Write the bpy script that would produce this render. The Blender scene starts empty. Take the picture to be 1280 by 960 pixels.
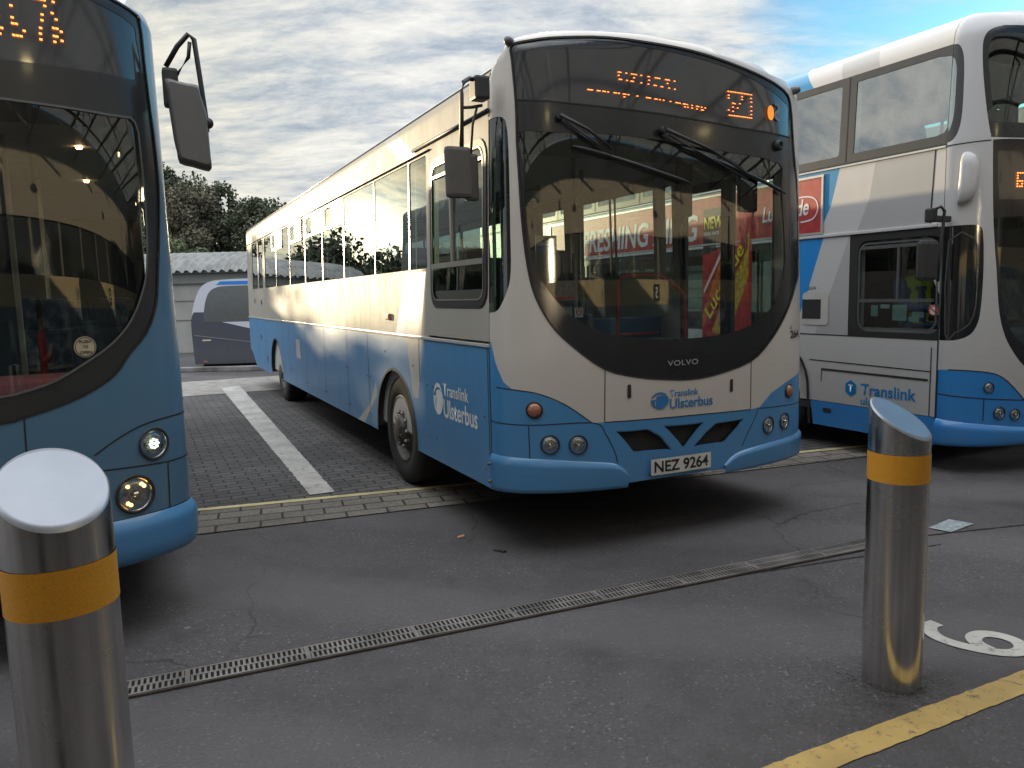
import bpy, bmesh, math, random
import numpy as np
from mathutils import Vector, Matrix
from mathutils.geometry import delaunay_2d_cdt
random.seed(7)
R = math.radians
C = bpy.context.scene.collection
scene = bpy.context.scene

# ---------------------------------------------------------------- camera
F, PITCH, ROLL, CAMH = 952.0, .1174, .0246, 1.583
cd = bpy.data.cameras.new('camera'); cam = bpy.data.objects.new('camera', cd); C.objects.link(cam)
cd.sensor_fit = 'HORIZONTAL'; cd.sensor_width = 36; cd.lens = 36 * F / 1280
cd.clip_start = .02; cd.clip_end = 3000
cp, sp, cr, sr = math.cos(PITCH), math.sin(PITCH), math.cos(ROLL), math.sin(ROLL)
fwd = Vector((0, cp, -sp)); dn = Vector((0, -sp, -cp)); rt = Vector((1, 0, 0))
rt2 = cr * rt + sr * dn; dn2 = -sr * rt + cr * dn
m3 = Matrix((rt2, -dn2, -fwd)).transposed()
cam.matrix_world = Matrix.Translation((0, 0, CAMH)) @ m3.to_4x4()
scene.camera = cam

# ---------------------------------------------------------------- sky, sun, exposure
SUN_AZ, SUN_EL = R(-42.3), R(5.3)          # azimuth measured from +Y towards +X
sun_dir = Vector((math.sin(SUN_AZ) * math.cos(SUN_EL), math.cos(SUN_AZ) * math.cos(SUN_EL), math.sin(SUN_EL)))
world = bpy.data.worlds.new('World'); scene.world = world; world.use_nodes = True
def make_world():
    nt = world.node_tree; N = nt.nodes; L = nt.links
    N.clear()
    out = N.new('ShaderNodeOutputWorld'); bg = N.new('ShaderNodeBackground'); bg.inputs[1].default_value = .12
    L.new(bg.outputs[0], out.inputs[0])
    sky = N.new('ShaderNodeTexSky'); sky.sky_type = 'NISHITA'; sky.sun_disc = False
    sky.sun_elevation = SUN_EL; sky.sun_rotation = -SUN_AZ
    sky.air_density = 1.1; sky.dust_density = .6; sky.ozone_density = 2.0
    tc = N.new('ShaderNodeTexCoord'); nrm = N.new('ShaderNodeVectorMath'); nrm.operation = 'NORMALIZE'
    L.new(tc.outputs['Generated'], nrm.inputs[0])
    sep = N.new('ShaderNodeSeparateXYZ'); L.new(nrm.outputs[0], sep.inputs[0])
    def math_(op, a, b=None, c=None, clamp=False):
        n = N.new('ShaderNodeMath'); n.operation = op; n.use_clamp = clamp
        for i, v in enumerate((a, b, c)):
            if v is None: continue
            if isinstance(v, (int, float)): n.inputs[i].default_value = v
            else: L.new(v, n.inputs[i])
        return n.outputs[0]
    zz = math_('ADD', math_('MAXIMUM', sep.outputs[2], 0.0), .22)
    px = math_('DIVIDE', sep.outputs[0], zz); py = math_('DIVIDE', sep.outputs[1], zz)
    cmb = N.new('ShaderNodeCombineXYZ'); L.new(px, cmb.inputs[0]); L.new(py, cmb.inputs[1])
    def noise(scale, detail, rough, stretch=(1, 1, 1), rot=0, dist=0, loc=(0, 0, 0)):
        mp = N.new('ShaderNodeMapping'); mp.inputs['Scale'].default_value = stretch; mp.inputs['Rotation'].default_value = (0, 0, rot)
        mp.inputs['Location'].default_value = loc
        L.new(cmb.outputs[0], mp.inputs[0])
        n = N.new('ShaderNodeTexNoise'); n.inputs['Scale'].default_value = scale; n.inputs['Detail'].default_value = detail
        n.inputs['Roughness'].default_value = rough; n.inputs['Distortion'].default_value = dist
        L.new(mp.outputs[0], n.inputs['Vector']); return n.outputs[0]
    def ramp(v, pts):
        r = N.new('ShaderNodeValToRGB'); L.new(v, r.inputs[0])
        while len(r.color_ramp.elements) > len(pts): r.color_ramp.elements.remove(r.color_ramp.elements[-1])
        while len(r.color_ramp.elements) < len(pts): r.color_ramp.elements.new(1)
        for e, (p, c) in zip(r.color_ramp.elements, pts): e.position = p; e.color = (*c, 1)
        return r.outputs[0]
    n1 = noise(1.0, 10, .62, (1.0, 1.7, 1), .35, .5)
    n2 = noise(2.4, 10, .66, (.8, 1.9, 1), .5, .3, (3, 1, 0))
    n3 = noise(6.5, 10, .70, (.8, 1.7, 1), .6, .4, (7, 2, 0))
    # how near the view direction is to the sun
    dot = N.new('ShaderNodeVectorMath'); dot.operation = 'DOT_PRODUCT'; L.new(nrm.outputs[0], dot.inputs[0]); dot.inputs[1].default_value = sun_dir
    near = math_('MAXIMUM', dot.outputs['Value'], 0.0)
    # clearer air towards the right (east) side of the view
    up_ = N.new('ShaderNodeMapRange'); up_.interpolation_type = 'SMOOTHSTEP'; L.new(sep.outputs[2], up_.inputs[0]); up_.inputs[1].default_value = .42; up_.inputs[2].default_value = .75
    side = math_('ADD', math_('MINIMUM', math_('MULTIPLY_ADD', sep.outputs[0], -2.7, 1.05), .66), math_('MULTIPLY', up_.outputs[0], 1.3))
    cov = math_('ADD', math_('MULTIPLY', n1, 1.15), side)
    cov = math_('ADD', cov, math_('MULTIPLY', math_('SUBTRACT', n2, .5), .9))
    mask = ramp(cov, [(.44, (0, 0, 0)), (.98, (1, 1, 1))])
    # cloud body: bright warm-white ribs and grey-blue undersides
    shade = ramp(math_('ADD', math_('MULTIPLY', n2, .62), math_('MULTIPLY', n3, .38)), [(.36, (.46, .57, .72)), (.45, (.76, .84, .93)), (.53, (1.08, 1.10, 1.09)), (.63, (1.36, 1.36, 1.30))])
    g1 = math_('POWER', near, 3.0); g2 = math_('POWER', near, 60.0); g3 = math_('POWER', near, 500.0)
    gain = math_('ADD', math_('ADD', math_('MULTIPLY', g1, .1), math_('MULTIPLY', g2, .45)), math_('MULTIPLY_ADD', g3, 14.0, 2.25))
    gain = math_('ADD', gain, math_('MULTIPLY', up_.outputs[0], 5.0))  # extra brightness added to the unseen cloud overhead, for fill light
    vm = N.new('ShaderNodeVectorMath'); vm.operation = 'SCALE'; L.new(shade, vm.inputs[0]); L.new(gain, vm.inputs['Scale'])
    warm = N.new('ShaderNodeMix'); warm.data_type = 'RGBA'; warm.blend_type = 'MULTIPLY'
    L.new(math_('MINIMUM', math_('MULTIPLY', math_('POWER', near, 14.0), 1.0), 1.0), warm.inputs[0]); L.new(vm.outputs[0], warm.inputs[6]); warm.inputs[7].default_value = (1.0, .88, .60, 1)
    skym = N.new('ShaderNodeVectorMath'); skym.operation = 'MULTIPLY'; L.new(sky.outputs[0], skym.inputs[0]); skym.inputs[1].default_value = (.30, .68, .95)
    mx = N.new('ShaderNodeMix'); mx.data_type = 'RGBA'
    L.new(mask, mx.inputs[0]); L.new(skym.outputs[0], mx.inputs[6]); L.new(warm.outputs[2], mx.inputs[7])
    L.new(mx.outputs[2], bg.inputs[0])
make_world()
sl = bpy.data.lights.new('sun', 'SUN'); sl.energy = 2.0; sl.angle = R(.5); sl.color = (1, .80, .50)
so = bpy.data.objects.new('sun', sl); C.objects.link(so)
so.rotation_euler = sun_dir.to_track_quat('Z', 'Y').to_euler()
scene.view_settings.view_transform = 'Standard'; scene.view_settings.look = 'None'
scene.view_settings.exposure = 1.45; scene.view_settings.gamma = 1; scene.view_settings.use_curve_mapping = False
scene.render.engine = 'CYCLES'
scene.cycles.max_bounces = 10; scene.cycles.transparent_max_bounces = 24; scene.cycles.glossy_bounces = 5; scene.cycles.diffuse_bounces = 3
scene.cycles.caustics_reflective = False; scene.cycles.caustics_refractive = False

# ---------------------------------------------------------------- materials
MATS = {}
def _mat(name):
    m = bpy.data.materials.new(name); m.use_nodes = True; nt = m.node_tree
    return m, nt, nt.nodes['Principled BSDF']
def noise_col(nt, c1, c2, scale, detail=6, lo=.35, hi=.65, coord='Object', stretch=(1, 1, 1)):
    N, L = nt.nodes, nt.links
    tc = N.new('ShaderNodeTexCoord'); mp = N.new('ShaderNodeMapping'); mp.inputs['Scale'].default_value = stretch
    L.new(tc.outputs[coord], mp.inputs[0])
    n = N.new('ShaderNodeTexNoise'); n.inputs['Scale'].default_value = scale; n.inputs['Detail'].default_value = detail
    L.new(mp.outputs[0], n.inputs['Vector'])
    r = N.new('ShaderNodeValToRGB'); r.color_ramp.elements[0].position = lo; r.color_ramp.elements[1].position = hi
    r.color_ramp.elements[0].color = (*c1, 1); r.color_ramp.elements[1].color = (*c2, 1)
    L.new(n.outputs[0], r.inputs[0]); return r.outputs[0], n, mp
def bump(nt, b, height, strength, dist=.01):
    n = nt.nodes.new('ShaderNodeBump'); n.inputs['Strength'].default_value = strength; n.inputs['Distance'].default_value = dist
    nt.links.new(height, n.inputs['Height']); nt.links.new(n.outputs[0], b.inputs['Normal'])
def plain(name, col, rough=.5, metal=0, coat=0, emit=None, es=1, var=.12, scale=9, bmp=0):
    if name in MATS: return MATS[name]
    m, nt, b = _mat(name)
    c1 = tuple(c * (1 - var) for c in col)
    c, n, mp = noise_col(nt, c1, col, scale)
    nt.links.new(c, b.inputs['Base Color'])
    b.inputs['Roughness'].default_value = rough; b.inputs['Metallic'].default_value = metal; b.inputs['Coat Weight'].default_value = coat
    b.inputs['Coat Roughness'].default_value = .08
    if bmp: bump(nt, b, n.outputs[0], bmp)
    if emit: b.inputs['Emission Color'].default_value = (*emit, 1); b.inputs['Emission Strength'].default_value = es
    MATS[name] = m; return m
def paint(name, col, rough=.30, coat=.5, grime=.75, spec=.5):
    """vehicle paint: road film towards the sills, slight panel waviness, fine scuffs"""
    m, nt, b = _mat(name); N, L = nt.nodes, nt.links
    tc = N.new('ShaderNodeTexCoord'); sep = N.new('ShaderNodeSeparateXYZ'); L.new(tc.outputs['Object'], sep.inputs[0])
    mp = N.new('ShaderNodeMapping'); mp.inputs['Scale'].default_value = (3, 3, .7); L.new(tc.outputs['Object'], mp.inputs[0])
    n = N.new('ShaderNodeTexNoise'); n.inputs['Scale'].default_value = 4; n.inputs['Detail'].default_value = 9; n.inputs['Roughness'].default_value = .65
    L.new(mp.outputs[0], n.inputs['Vector'])
    mr = N.new('ShaderNodeMapRange'); mr.inputs[1].default_value = 1.15; mr.inputs[2].default_value = .3; mr.inputs[3].default_value = .06; mr.inputs[4].default_value = .5
    L.new(sep.outputs[2], mr.inputs[0])
    mu = N.new('ShaderNodeMath'); mu.operation = 'MULTIPLY'; L.new(mr.outputs[0], mu.inputs[0]); L.new(n.outputs[0], mu.inputs[1])
    mu2 = N.new('ShaderNodeMath'); mu2.operation = 'MULTIPLY'; mu2.inputs[1].default_value = grime; L.new(mu.outputs[0], mu2.inputs[0])
    mx = N.new('ShaderNodeMix'); mx.data_type = 'RGBA'; mx.inputs[6].default_value = (*col, 1); mx.inputs[7].default_value = (.16, .145, .125, 1)
    L.new(mu2.outputs[0], mx.inputs[0]); L.new(mx.outputs[2], b.inputs['Base Color'])
    rr = N.new('ShaderNodeMath'); rr.operation = 'MULTIPLY_ADD'; rr.inputs[1].default_value = .3; rr.inputs[2].default_value = rough - .1
    L.new(n.outputs[0], rr.inputs[0]); L.new(rr.outputs[0], b.inputs['Roughness']); b.inputs['Specular IOR Level'].default_value = spec
    b.inputs['Coat Weight'].default_value = coat; b.inputs['Coat Roughness'].default_value = .12
    n2 = N.new('ShaderNodeTexNoise'); n2.inputs['Scale'].default_value = 2.2; n2.inputs['Detail'].default_value = 1
    L.new(tc.outputs['Object'], n2.inputs['Vector']); bump(nt, b, n2.outputs[0], .18, .02)
    L.new(b.inputs['Normal'].links[0].from_socket, b.inputs['Coat Normal'])
    MATS[name] = m; return m
def glass(name, tint=(.6, .7, .68), ior=1.55, rough=0.0, base=.05, wav=.05):
    m = bpy.data.materials.new(name); m.use_nodes = True; nt = m.node_tree; N, L = nt.nodes, nt.links; N.clear()
    out = N.new('ShaderNodeOutputMaterial'); mix = N.new('ShaderNodeMixShader'); tr = N.new('ShaderNodeBsdfTransparent'); gl = N.new('ShaderNodeBsdfGlossy')
    tr.inputs[0].default_value = (*tint, 1); gl.inputs['Roughness'].default_value = rough; gl.inputs[0].default_value = (.95, .97, .95, 1)
    lw = N.new('ShaderNodeFresnel'); lw.inputs[0].default_value = ior
    # a pane is two-sided: the same reflectance from inside and outside
    ge = N.new('ShaderNodeNewGeometry'); im = N.new('ShaderNodeMapRange'); im.inputs[3].default_value = ior; im.inputs[4].default_value = 1 / ior
    L.new(ge.outputs['Backfacing'], im.inputs[0]); L.new(im.outputs[0], lw.inputs[0])
    # both faces of the pane reflect
    f = N.new('ShaderNodeMath'); f.operation = 'MULTIPLY_ADD'; f.inputs[1].default_value = 1.55; f.inputs[2].default_value = base; f.use_clamp = True
    L.new(lw.outputs[0], f.inputs[0]); L.new(f.outputs[0], mix.inputs[0])
    L.new(tr.outputs[0], mix.inputs[1]); L.new(gl.outputs[0], mix.inputs[2]); L.new(mix.outputs[0], out.inputs[0])
    tc = N.new('ShaderNodeTexCoord'); n = N.new('ShaderNodeTexNoise'); n.inputs['Scale'].default_value = 1.6; n.inputs['Detail'].default_value = 1
    L.new(tc.outputs['Object'], n.inputs['Vector'])
    bp = N.new('ShaderNodeBump'); bp.inputs['Strength'].default_value = wav; bp.inputs['Distance'].default_value = .02
    L.new(n.outputs[0], bp.inputs['Height']); L.new(bp.outputs[0], gl.inputs['Normal'])
    MATS[name] = m; return m
def emitter(name, col, s):
    m, nt, b = _mat(name); b.inputs['Base Color'].default_value = (*col, 1); b.inputs['Emission Color'].default_value = (*col, 1); b.inputs['Emission Strength'].default_value = s
    MATS[name] = m; return m

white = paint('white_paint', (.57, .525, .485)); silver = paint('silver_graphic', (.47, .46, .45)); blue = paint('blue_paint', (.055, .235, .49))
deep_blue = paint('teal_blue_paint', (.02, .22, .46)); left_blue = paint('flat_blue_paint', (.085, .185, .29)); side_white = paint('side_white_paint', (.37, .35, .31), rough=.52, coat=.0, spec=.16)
side_blue = paint('side_blue_paint', (.065, .235, .47), rough=.42, coat=.12, spec=.4)
dd_white = paint('cool_white_paint', (.50, .495, .505)); dd_silver = paint('pale_silver_paint', (.38, .38, .39)); dd_blue = paint('bright_blue_paint', (.01, .22, .62))
dark_gloss = plain('black_gloss', (.022, .022, .024), .22, coat=.3)
black = plain('black_plastic', (.025, .025, .027), .5); rubber = plain('rubber', (.022, .021, .02), .85, bmp=.2)
seam_m = plain('panel_gap', (.02, .02, .022), .8)
alu = plain('aluminium', (.55, .55, .54), .32, 1); rivet_m = plain('rivet', (.10, .10, .10), .5)
wind = glass('windscreen_glass', (.82, .88, .86), 1.5, base=.045); sideg = glass('side_window_glass', (.34, .46, .41), 1.5, base=.04); upg = glass('upper_window_glass', (.45, .66, .66), 1.6, base=.30)
lampg = glass('lamp_glass', (.92, .92, .92), 1.45, base=.02)
chrome = plain('lamp_reflector', (.72, .72, .70), .14, 1, var=.5, scale=60)
lining = plain('interior_lining', (.48, .47, .45), .7); lining_dark = plain('interior_dark', (.045, .045, .048), .7)
seatm = plain('seat_fabric', (.035, .04, .055), .95, scale=60, var=.5); interior_blue = plain('interior_blue', (.05, .12, .24), .6)
polem = plain('pole_paint', (.42, .40, .33), .35); redp = plain('red_rail', (.45, .03, .03), .4)
yel = plain('sign_yellow', (.75, .55, .02), .5); paper = plain('paper', (.62, .62, .60), .7); letter_white = plain('white_lettering', (.78, .80, .80), .5)
letter_blue = plain('blue_lettering', (.03, .18, .42), .5); letter_black = plain('black_lettering', (.015, .015, .015), .5)
amber_led = emitter('amber_led', (1, .22, .04), 1.5); warm_lamp = emitter('warm_lamp', (1, .62, .3), 9); led_white = emitter('white_led', (.75, 1, .85), 1.6)
amber_gl = plain('amber_lens', (.42, .16, .10), .25, coat=.6, var=.4, scale=80)
orange_m = plain('orange_reflection_glow', (.85, .28, .03), .4, emit=(1, .3, .02), es=.25)  # faint glow painted in for a reflected light, not a lamp
red_ad = plain('ad_red', (.42, .035, .04), .45, scale=14, var=.35)
concrete = plain('pale_concrete', (.33, .31, .29), .85, scale=5, var=.35, bmp=.3)
wheelm = plain('wheel_steel', (.13, .12, .11), .55, .6, scale=25, var=.5); nutm = plain('wheel_nut', (.26, .24, .22), .45, .8)

# ---------------------------------------------------------------- object helpers
def tag(o, label=None, cat=None, group=None, kind=None):
    if label: o['label'] = label
    if cat: o['category'] = cat
    if group: o['group'] = group
    if kind: o['kind'] = kind
    return o
def thing(name, label, cat, loc=(0, 0, 0), rz=0, group=None):
    o = bpy.data.objects.new(name, None); C.objects.link(o); o.location = loc; o.rotation_euler = (0, 0, rz)
    o.empty_display_size = .2
    return tag(o, label, cat, group)
def link(name, me, mat=None, parent=None, mats=None):
    o = bpy.data.objects.new(name, me); C.objects.link(o)
    for m_ in (mats or ([mat] if mat else [])): me.materials.append(m_)
    if parent is not None: o.parent = parent
    return o
class MB:
    def __init__(s): s.bm = bmesh.new()
    def poly(s, pts, mi=0):
        vs = [s.bm.verts.new(p) for p in pts]; f = s.bm.faces.new(vs); f.material_index = mi; return s
    def box(s, c, d, rz=0, mi=0, rx=0, bev=0):
        b2 = bmesh.new(); bmesh.ops.create_cube(b2, size=1)
        for v in b2.verts: v.co = Vector((v.co.x * d[0], v.co.y * d[1], v.co.z * d[2]))
        if bev: bmesh.ops.bevel(b2, geom=list(b2.edges) + list(b2.verts), offset=bev, segments=2, affect='EDGES', profile=.6)
        M_ = Matrix.Translation(c) @ Matrix.Rotation(rz, 4, 'Z') @ Matrix.Rotation(rx, 4, 'X')
        for f in b2.faces: f.material_index = mi
        b2.transform(M_); me = bpy.data.meshes.new('t'); b2.to_mesh(me); b2.free(); s.bm.from_mesh(me); bpy.data.meshes.remove(me); return s
    def tube(s, pts, r, n=8, mi=0, caps=True, smooth=True):
        pts = [Vector(p) for p in pts]; rings = []; N_ = len(pts)
        rr = r if isinstance(r, (list, tuple)) else [r] * N_
        for i, p in enumerate(pts):
            t = (pts[min(i + 1, N_ - 1)] - pts[max(i - 1, 0)]).normalized()
            a = Vector((0, 0, 1)) if abs(t.z) < .9 else Vector((1, 0, 0))
            x = t.cross(a).normalized(); y = t.cross(x).normalized()
            rings.append([s.bm.verts.new(p + (x * math.cos(2 * math.pi * k / n) + y * math.sin(2 * math.pi * k / n)) * rr[i]) for k in range(n)])
        for a, b in zip(rings, rings[1:]):
            for k in range(n):
                f = s.bm.faces.new((a[k], a[(k + 1) % n], b[(k + 1) % n], b[k])); f.material_index = mi; f.smooth = smooth
        if caps:
            for rg in (rings[0], rings[-1][::-1]):
                f = s.bm.faces.new(rg); f.material_index = mi
        return s
    def lathe(s, prof, axis, n=32, origin=(0, 0, 0), mi=0, smooth=True):
        """prof: list of (radius, along) about an axis vector"""
        ax = Vector(axis).normalized(); a = Vector((0, 0, 1)) if abs(ax.z) < .9 else Vector((1, 0, 0))
        x = ax.cross(a).normalized(); y = ax.cross(x); o_ = Vector(origin); rings = []
        for (r, h) in prof:
            if r < 1e-5: rings.append([s.bm.verts.new(o_ + ax * h)])
            else: rings.append([s.bm.verts.new(o_ + ax * h + (x * math.cos(2 * math.pi * k / n) + y * math.sin(2 * math.pi * k / n)) * r) for k in range(n)])
        for a_, b_ in zip(rings, rings[1:]):
            for k in range(n):
                va = [a_[0]] if len(a_) == 1 else [a_[k], a_[(k + 1) % n]]
                vb = [b_[0]] if len(b_) == 1 else [b_[(k + 1) % n], b_[k]]
                if len(va) + len(vb) < 3: continue
                f = s.bm.faces.new(va + vb); f.material_index = mi; f.smooth = smooth
        return s
    def done(s, name, mat, parent=None, mats=None, smooth=False, normals=True):
        if normals: bmesh.ops.recalc_face_normals(s.bm, faces=s.bm.faces)
        me = bpy.data.meshes.new(name); s.bm.to_mesh(me); s.bm.free()
        if smooth:
            for p in me.polygons: p.use_smooth = True
        return link(name, me, mat, parent, mats)
def inside(p, poly):
    x, y = p; c = False; n = len(poly)
    for i in range(n):
        x1, y1 = poly[i]; x2, y2 = poly[(i + 1) % n]
        if (y1 > y) != (y2 > y) and x < (x2 - x1) * (y - y1) / (y2 - y1) + x1: c = not c
    return c
def densify(poly, step, closed=True):
    out = []; n = len(poly)
    for i in range(n if closed else n - 1):
        a, b = poly[i], poly[(i + 1) % n]; d = math.dist(a, b); k = max(1, int(math.ceil(d / step)))
        out += [(a[0] + (b[0] - a[0]) * j / k, a[1] + (b[1] - a[1]) * j / k) for j in range(k)]
    if not closed: out.append(poly[-1])
    return out
def smoothp(pts, closed=True, k=6):
    """Catmull-Rom through the points"""
    n = len(pts); out = []
    rng = range(n) if closed else range(n - 1)
    for i in rng:
        g = lambda j: pts[j % n] if closed else pts[min(max(j, 0), n - 1)]
        p0, p1, p2, p3 = g(i - 1), g(i), g(i + 1), g(i + 2)
        for j in range(k):
            t = j / k
            out.append(tuple(.5 * ((2 * p1[a]) + (-p0[a] + p2[a]) * t + (2 * p0[a] - 5 * p1[a] + 4 * p2[a] - p3[a]) * t * t + (-p0[a] + 3 * p1[a] - 3 * p2[a] + p3[a]) * t ** 3) for a in range(2)))
    if not closed: out.append(pts[-1])
    return out
def rrect(x0, y0, x1, y1, r=.06, n=4):
    if x0 > x1: x0, x1 = x1, x0
    out = []
    for cx, cy, a0 in ((x1 - r, y1 - r, 0), (x0 + r, y1 - r, 90), (x0 + r, y0 + r, 180), (x1 - r, y0 + r, 270)):
        for k in range(n + 1):
            a = R(a0 + 90 * k / n); out.append((cx + r * math.cos(a), cy + r * math.sin(a)))
    return out
def circle(cx, cy, rx, ry=None, n=28, rot=0):
    ry = ry or rx
    return [(cx + rx * math.cos(2 * math.pi * k / n) * math.cos(rot) - ry * math.sin(2 * math.pi * k / n) * math.sin(rot),
             cy + rx * math.cos(2 * math.pi * k / n) * math.sin(rot) + ry * math.sin(2 * math.pi * k / n) * math.cos(rot)) for k in range(n)]

class Surf:
    """skin of a vehicle: t runs round the plan (0 = front offside corner, + along the offside, - across the front and back down the nearside)"""
    def __init__(s, W=2.47, B=.42, zt=2.92, arch=.13, r=.13, tum=.045, zb=1.2, n=2.6, m=2.0, top=None):
        s.top = top
        s.W, s.B, s.zt, s.arch, s.r, s.tum, s.zb = W, B, zt, arch, r, tum, zb
        a = np.linspace(0, math.pi, 1201); y = np.cos(a) * W / 2; yy = np.clip(np.abs(y) / (W / 2), 0, 1)
        u = -B * (1 - yy ** n) ** (1 / m); v = W / 2 - y
        S = np.concatenate([[0], np.cumsum(np.hypot(np.diff(u), np.diff(v)))])
        s.Sf = float(S[-1]); K = 3000; g = np.linspace(0, s.Sf, K + 1)
        s.K = K; s.gu = np.interp(g, S, u).tolist(); s.gv = np.interp(g, S, v).tolist()
    def q(s, x):
        if x >= 0: return 0.0, x
        if x <= -s.Sf: return s.W, -(x + s.Sf)
        f = -x / s.Sf * s.K; i = min(int(f), s.K - 1); f -= i
        return s.gv[i] * (1 - f) + s.gv[i + 1] * f, s.gu[i] * (1 - f) + s.gu[i + 1] * f
    def P(s, t, z, off=0):
        v, u = s.q(t); e = .012
        v1, u1 = s.q(t - e); v0, u0 = s.q(t + e); dv, du = v1 - v0, u1 - u0; l = math.hypot(dv, du) or 1; nx, ny = du / l, -dv / l
        zt = s.ztop(t)
        d = s.tum * max(0, (z - s.zb) / (s.zt - s.zb)); z0 = zt - s.r
        if z > z0:
            k = min(1, (z - z0) / s.r); d += s.r * (1 - math.sqrt(max(0, 1 - k * k)))
        d = off - d
        return Vector((v + nx * d, u + ny * d, z))
    def ztop(s, t):
        v, u = s.q(t)
        if s.top: return s.zt + (float(np.interp(-t, [p[0] for p in s.top], [p[1] for p in s.top])) if -s.Sf < t < 0 else 0)
        return s.zt + (s.arch * (1 - (abs(v - s.W / 2) / (s.W / 2)) ** 2.2) if -s.Sf < t < 0 else 0)
    def nrm(s, t, z):
        e = .01; a = s.P(t - e, z) - s.P(t + e, z); zt = s.ztop(t); b = s.P(t, min(z + e, zt)) - s.P(t, min(z, zt - e) - e)
        n = a.cross(b)
        return n.normalized() if n.length > 1e-9 else Vector((0, 0, 1))

def panel(S, name, outline, mats, parent, holes=(), zones=(), off=0, dt=.05, dz=.06, flip=False, edge=.05, wide=.35):
    """one skin panel: outline and holes in (t, z); zones = (polygon, material index) painted inside the same panel"""
    loops = [densify(outline, edge)] + [densify(h, edge) for h in holes] + [densify(z[0], edge) for z in zones]
    pts, edges = [], []
    for lp in loops:
        b = len(pts); pts += lp; edges += [(b + i, b + (i + 1) % len(lp)) for i in range(len(lp))]
    ts = [p[0] for p in loops[0]]; zs = [p[1] for p in loops[0]]
    t0, t1, z0, z1 = min(ts), max(ts), min(zs), max(zs)
    gt = []; t = t0
    while t < t1:
        gt.append(t); t += dt if -S.Sf - .1 < t < .1 else max(dt, wide)
    for t in gt:
        z = z0 + .011
        while z < z1:
            if inside((t, z), loops[0]): pts.append((t + .0007, z))
            z += dz
    vs, es, fs, _, _, _ = delaunay_2d_cdt([Vector(p) for p in pts], edges, [], 0, 1e-6)
    hl = loops[1:1 + len(holes)]; keep, mi = [], []
    for f in fs:
        c = (sum(vs[i].x for i in f) / len(f), sum(vs[i].y for i in f) / len(f))
        if not inside(c, loops[0]) or any(inside(c, h) for h in hl): continue
        k = 0
        for zp, m_ in zones:
            if inside(c, zp): k = m_
        keep.append(f); mi.append(k)
    used = sorted({i for f in keep for i in f}); idx = {i: k for k, i in enumerate(used)}
    co = []; nn = []
    for i in used:
        t, z = vs[i]; zt = S.ztop(t); z = min(z, zt)
        co.append(S.P(t, z, off)); n = S.nrm(t, z); nn.append(-n if flip else n)
    faces = []
    for f in keep:
        g = [idx[i] for i in f]; a, b, c = (co[j] for j in g[:3])
        if (b - a).cross(c - a).dot(nn[g[0]]) < 0: g.reverse()
        faces.append(g)
    me = bpy.data.meshes.new(name); me.from_pydata([tuple(c) for c in co], [], faces)
    for p, k in zip(me.polygons, mi): p.use_smooth = True; p.material_index = k
    me.validate(); me.update()
    if len(me.vertices) == len(nn): me.normals_split_custom_set_from_vertices([tuple(n) for n in nn])
    return link(name, me, parent=parent, mats=mats if isinstance(mats, (list, tuple)) else [mats])
def ribbon(S, name, pts, w, mat, parent, off=.002, closed=False, thick=0):
    """narrow strip that follows a line drawn on the skin"""
    pts = densify(pts, .05, closed); n = len(pts); bm = bmesh.new(); L_, R_ = [], []
    for i, p in enumerate(pts):
        a = pts[(i - 1) % n] if closed else pts[max(i - 1, 0)]; b = pts[(i + 1) % n] if closed else pts[min(i + 1, n - 1)]
        d = (b[0] - a[0], b[1] - a[1]); l = math.hypot(*d) or 1; nx, ny = -d[1] / l * w / 2, d[0] / l * w / 2
        L_.append(bm.verts.new(S.P(p[0] + nx, p[1] + ny, off))); R_.append(bm.verts.new(S.P(p[0] - nx, p[1] - ny, off)))
    for i in range(n if closed else n - 1):
        j = (i + 1) % n; bm.faces.new((L_[i], L_[j], R_[j], R_[i]))
    me = bpy.data.meshes.new(name); bm.to_mesh(me); bm.free()
    o = link(name, me, mat, parent)
    return o
def merge_ribbons(S, name, lines, w, mat, parent, off=.002):
    obs = [ribbon(S, name, l, w, mat, None, off) for l in lines]
    bm = bmesh.new()
    for o in obs: bm.from_mesh(o.data)
    me = bpy.data.meshes.new(name); bm.to_mesh(me); bm.free()
    for o in obs: d = o.data; bpy.data.objects.remove(o); bpy.data.meshes.remove(d)
    return link(name, me, mat, parent)
def text_mesh(body, size=1, bold=0, sx=1.0, shear=0, sp=1.0):
    c = bpy.data.curves.new('t', 'FONT'); c.body = body; c.size = size; c.offset = bold; c.shear = shear; c.space_character = sp
    o = bpy.data.objects.new('t', c); C.objects.link(o)
    bpy.context.view_layer.update()
    me = bpy.data.meshes.new_from_object(o.evaluated_get(bpy.context.evaluated_depsgraph_get()))
    bpy.data.objects.remove(o); bpy.data.curves.remove(c)
    xs = [v.co.x for v in me.vertices]; ys = [v.co.y for v in me.vertices]
    x0, y0 = min(xs), min(ys); w, h = max(xs) - x0, max(ys) - y0
    for v in me.vertices: v.co = Vector(((v.co.x - x0) * sx, v.co.y - y0, 0))
    return me, w * sx, h
def place_text(name, body, fn, x0, y0, w, h, mat, parent, bold=.02, shear=0, sp=1.0):
    """fit lettering into a w x h box whose lower left corner is (x0, y0); fn maps (x, y) to 3-D"""
    me, tw, th = text_mesh(body, 1, bold, 1, shear, sp)
    for v in me.vertices: v.co = Vector(fn(x0 + v.co.x / tw * w, y0 + v.co.y / th * h))
    me.update(); return link(name, me, mat, parent)
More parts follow.
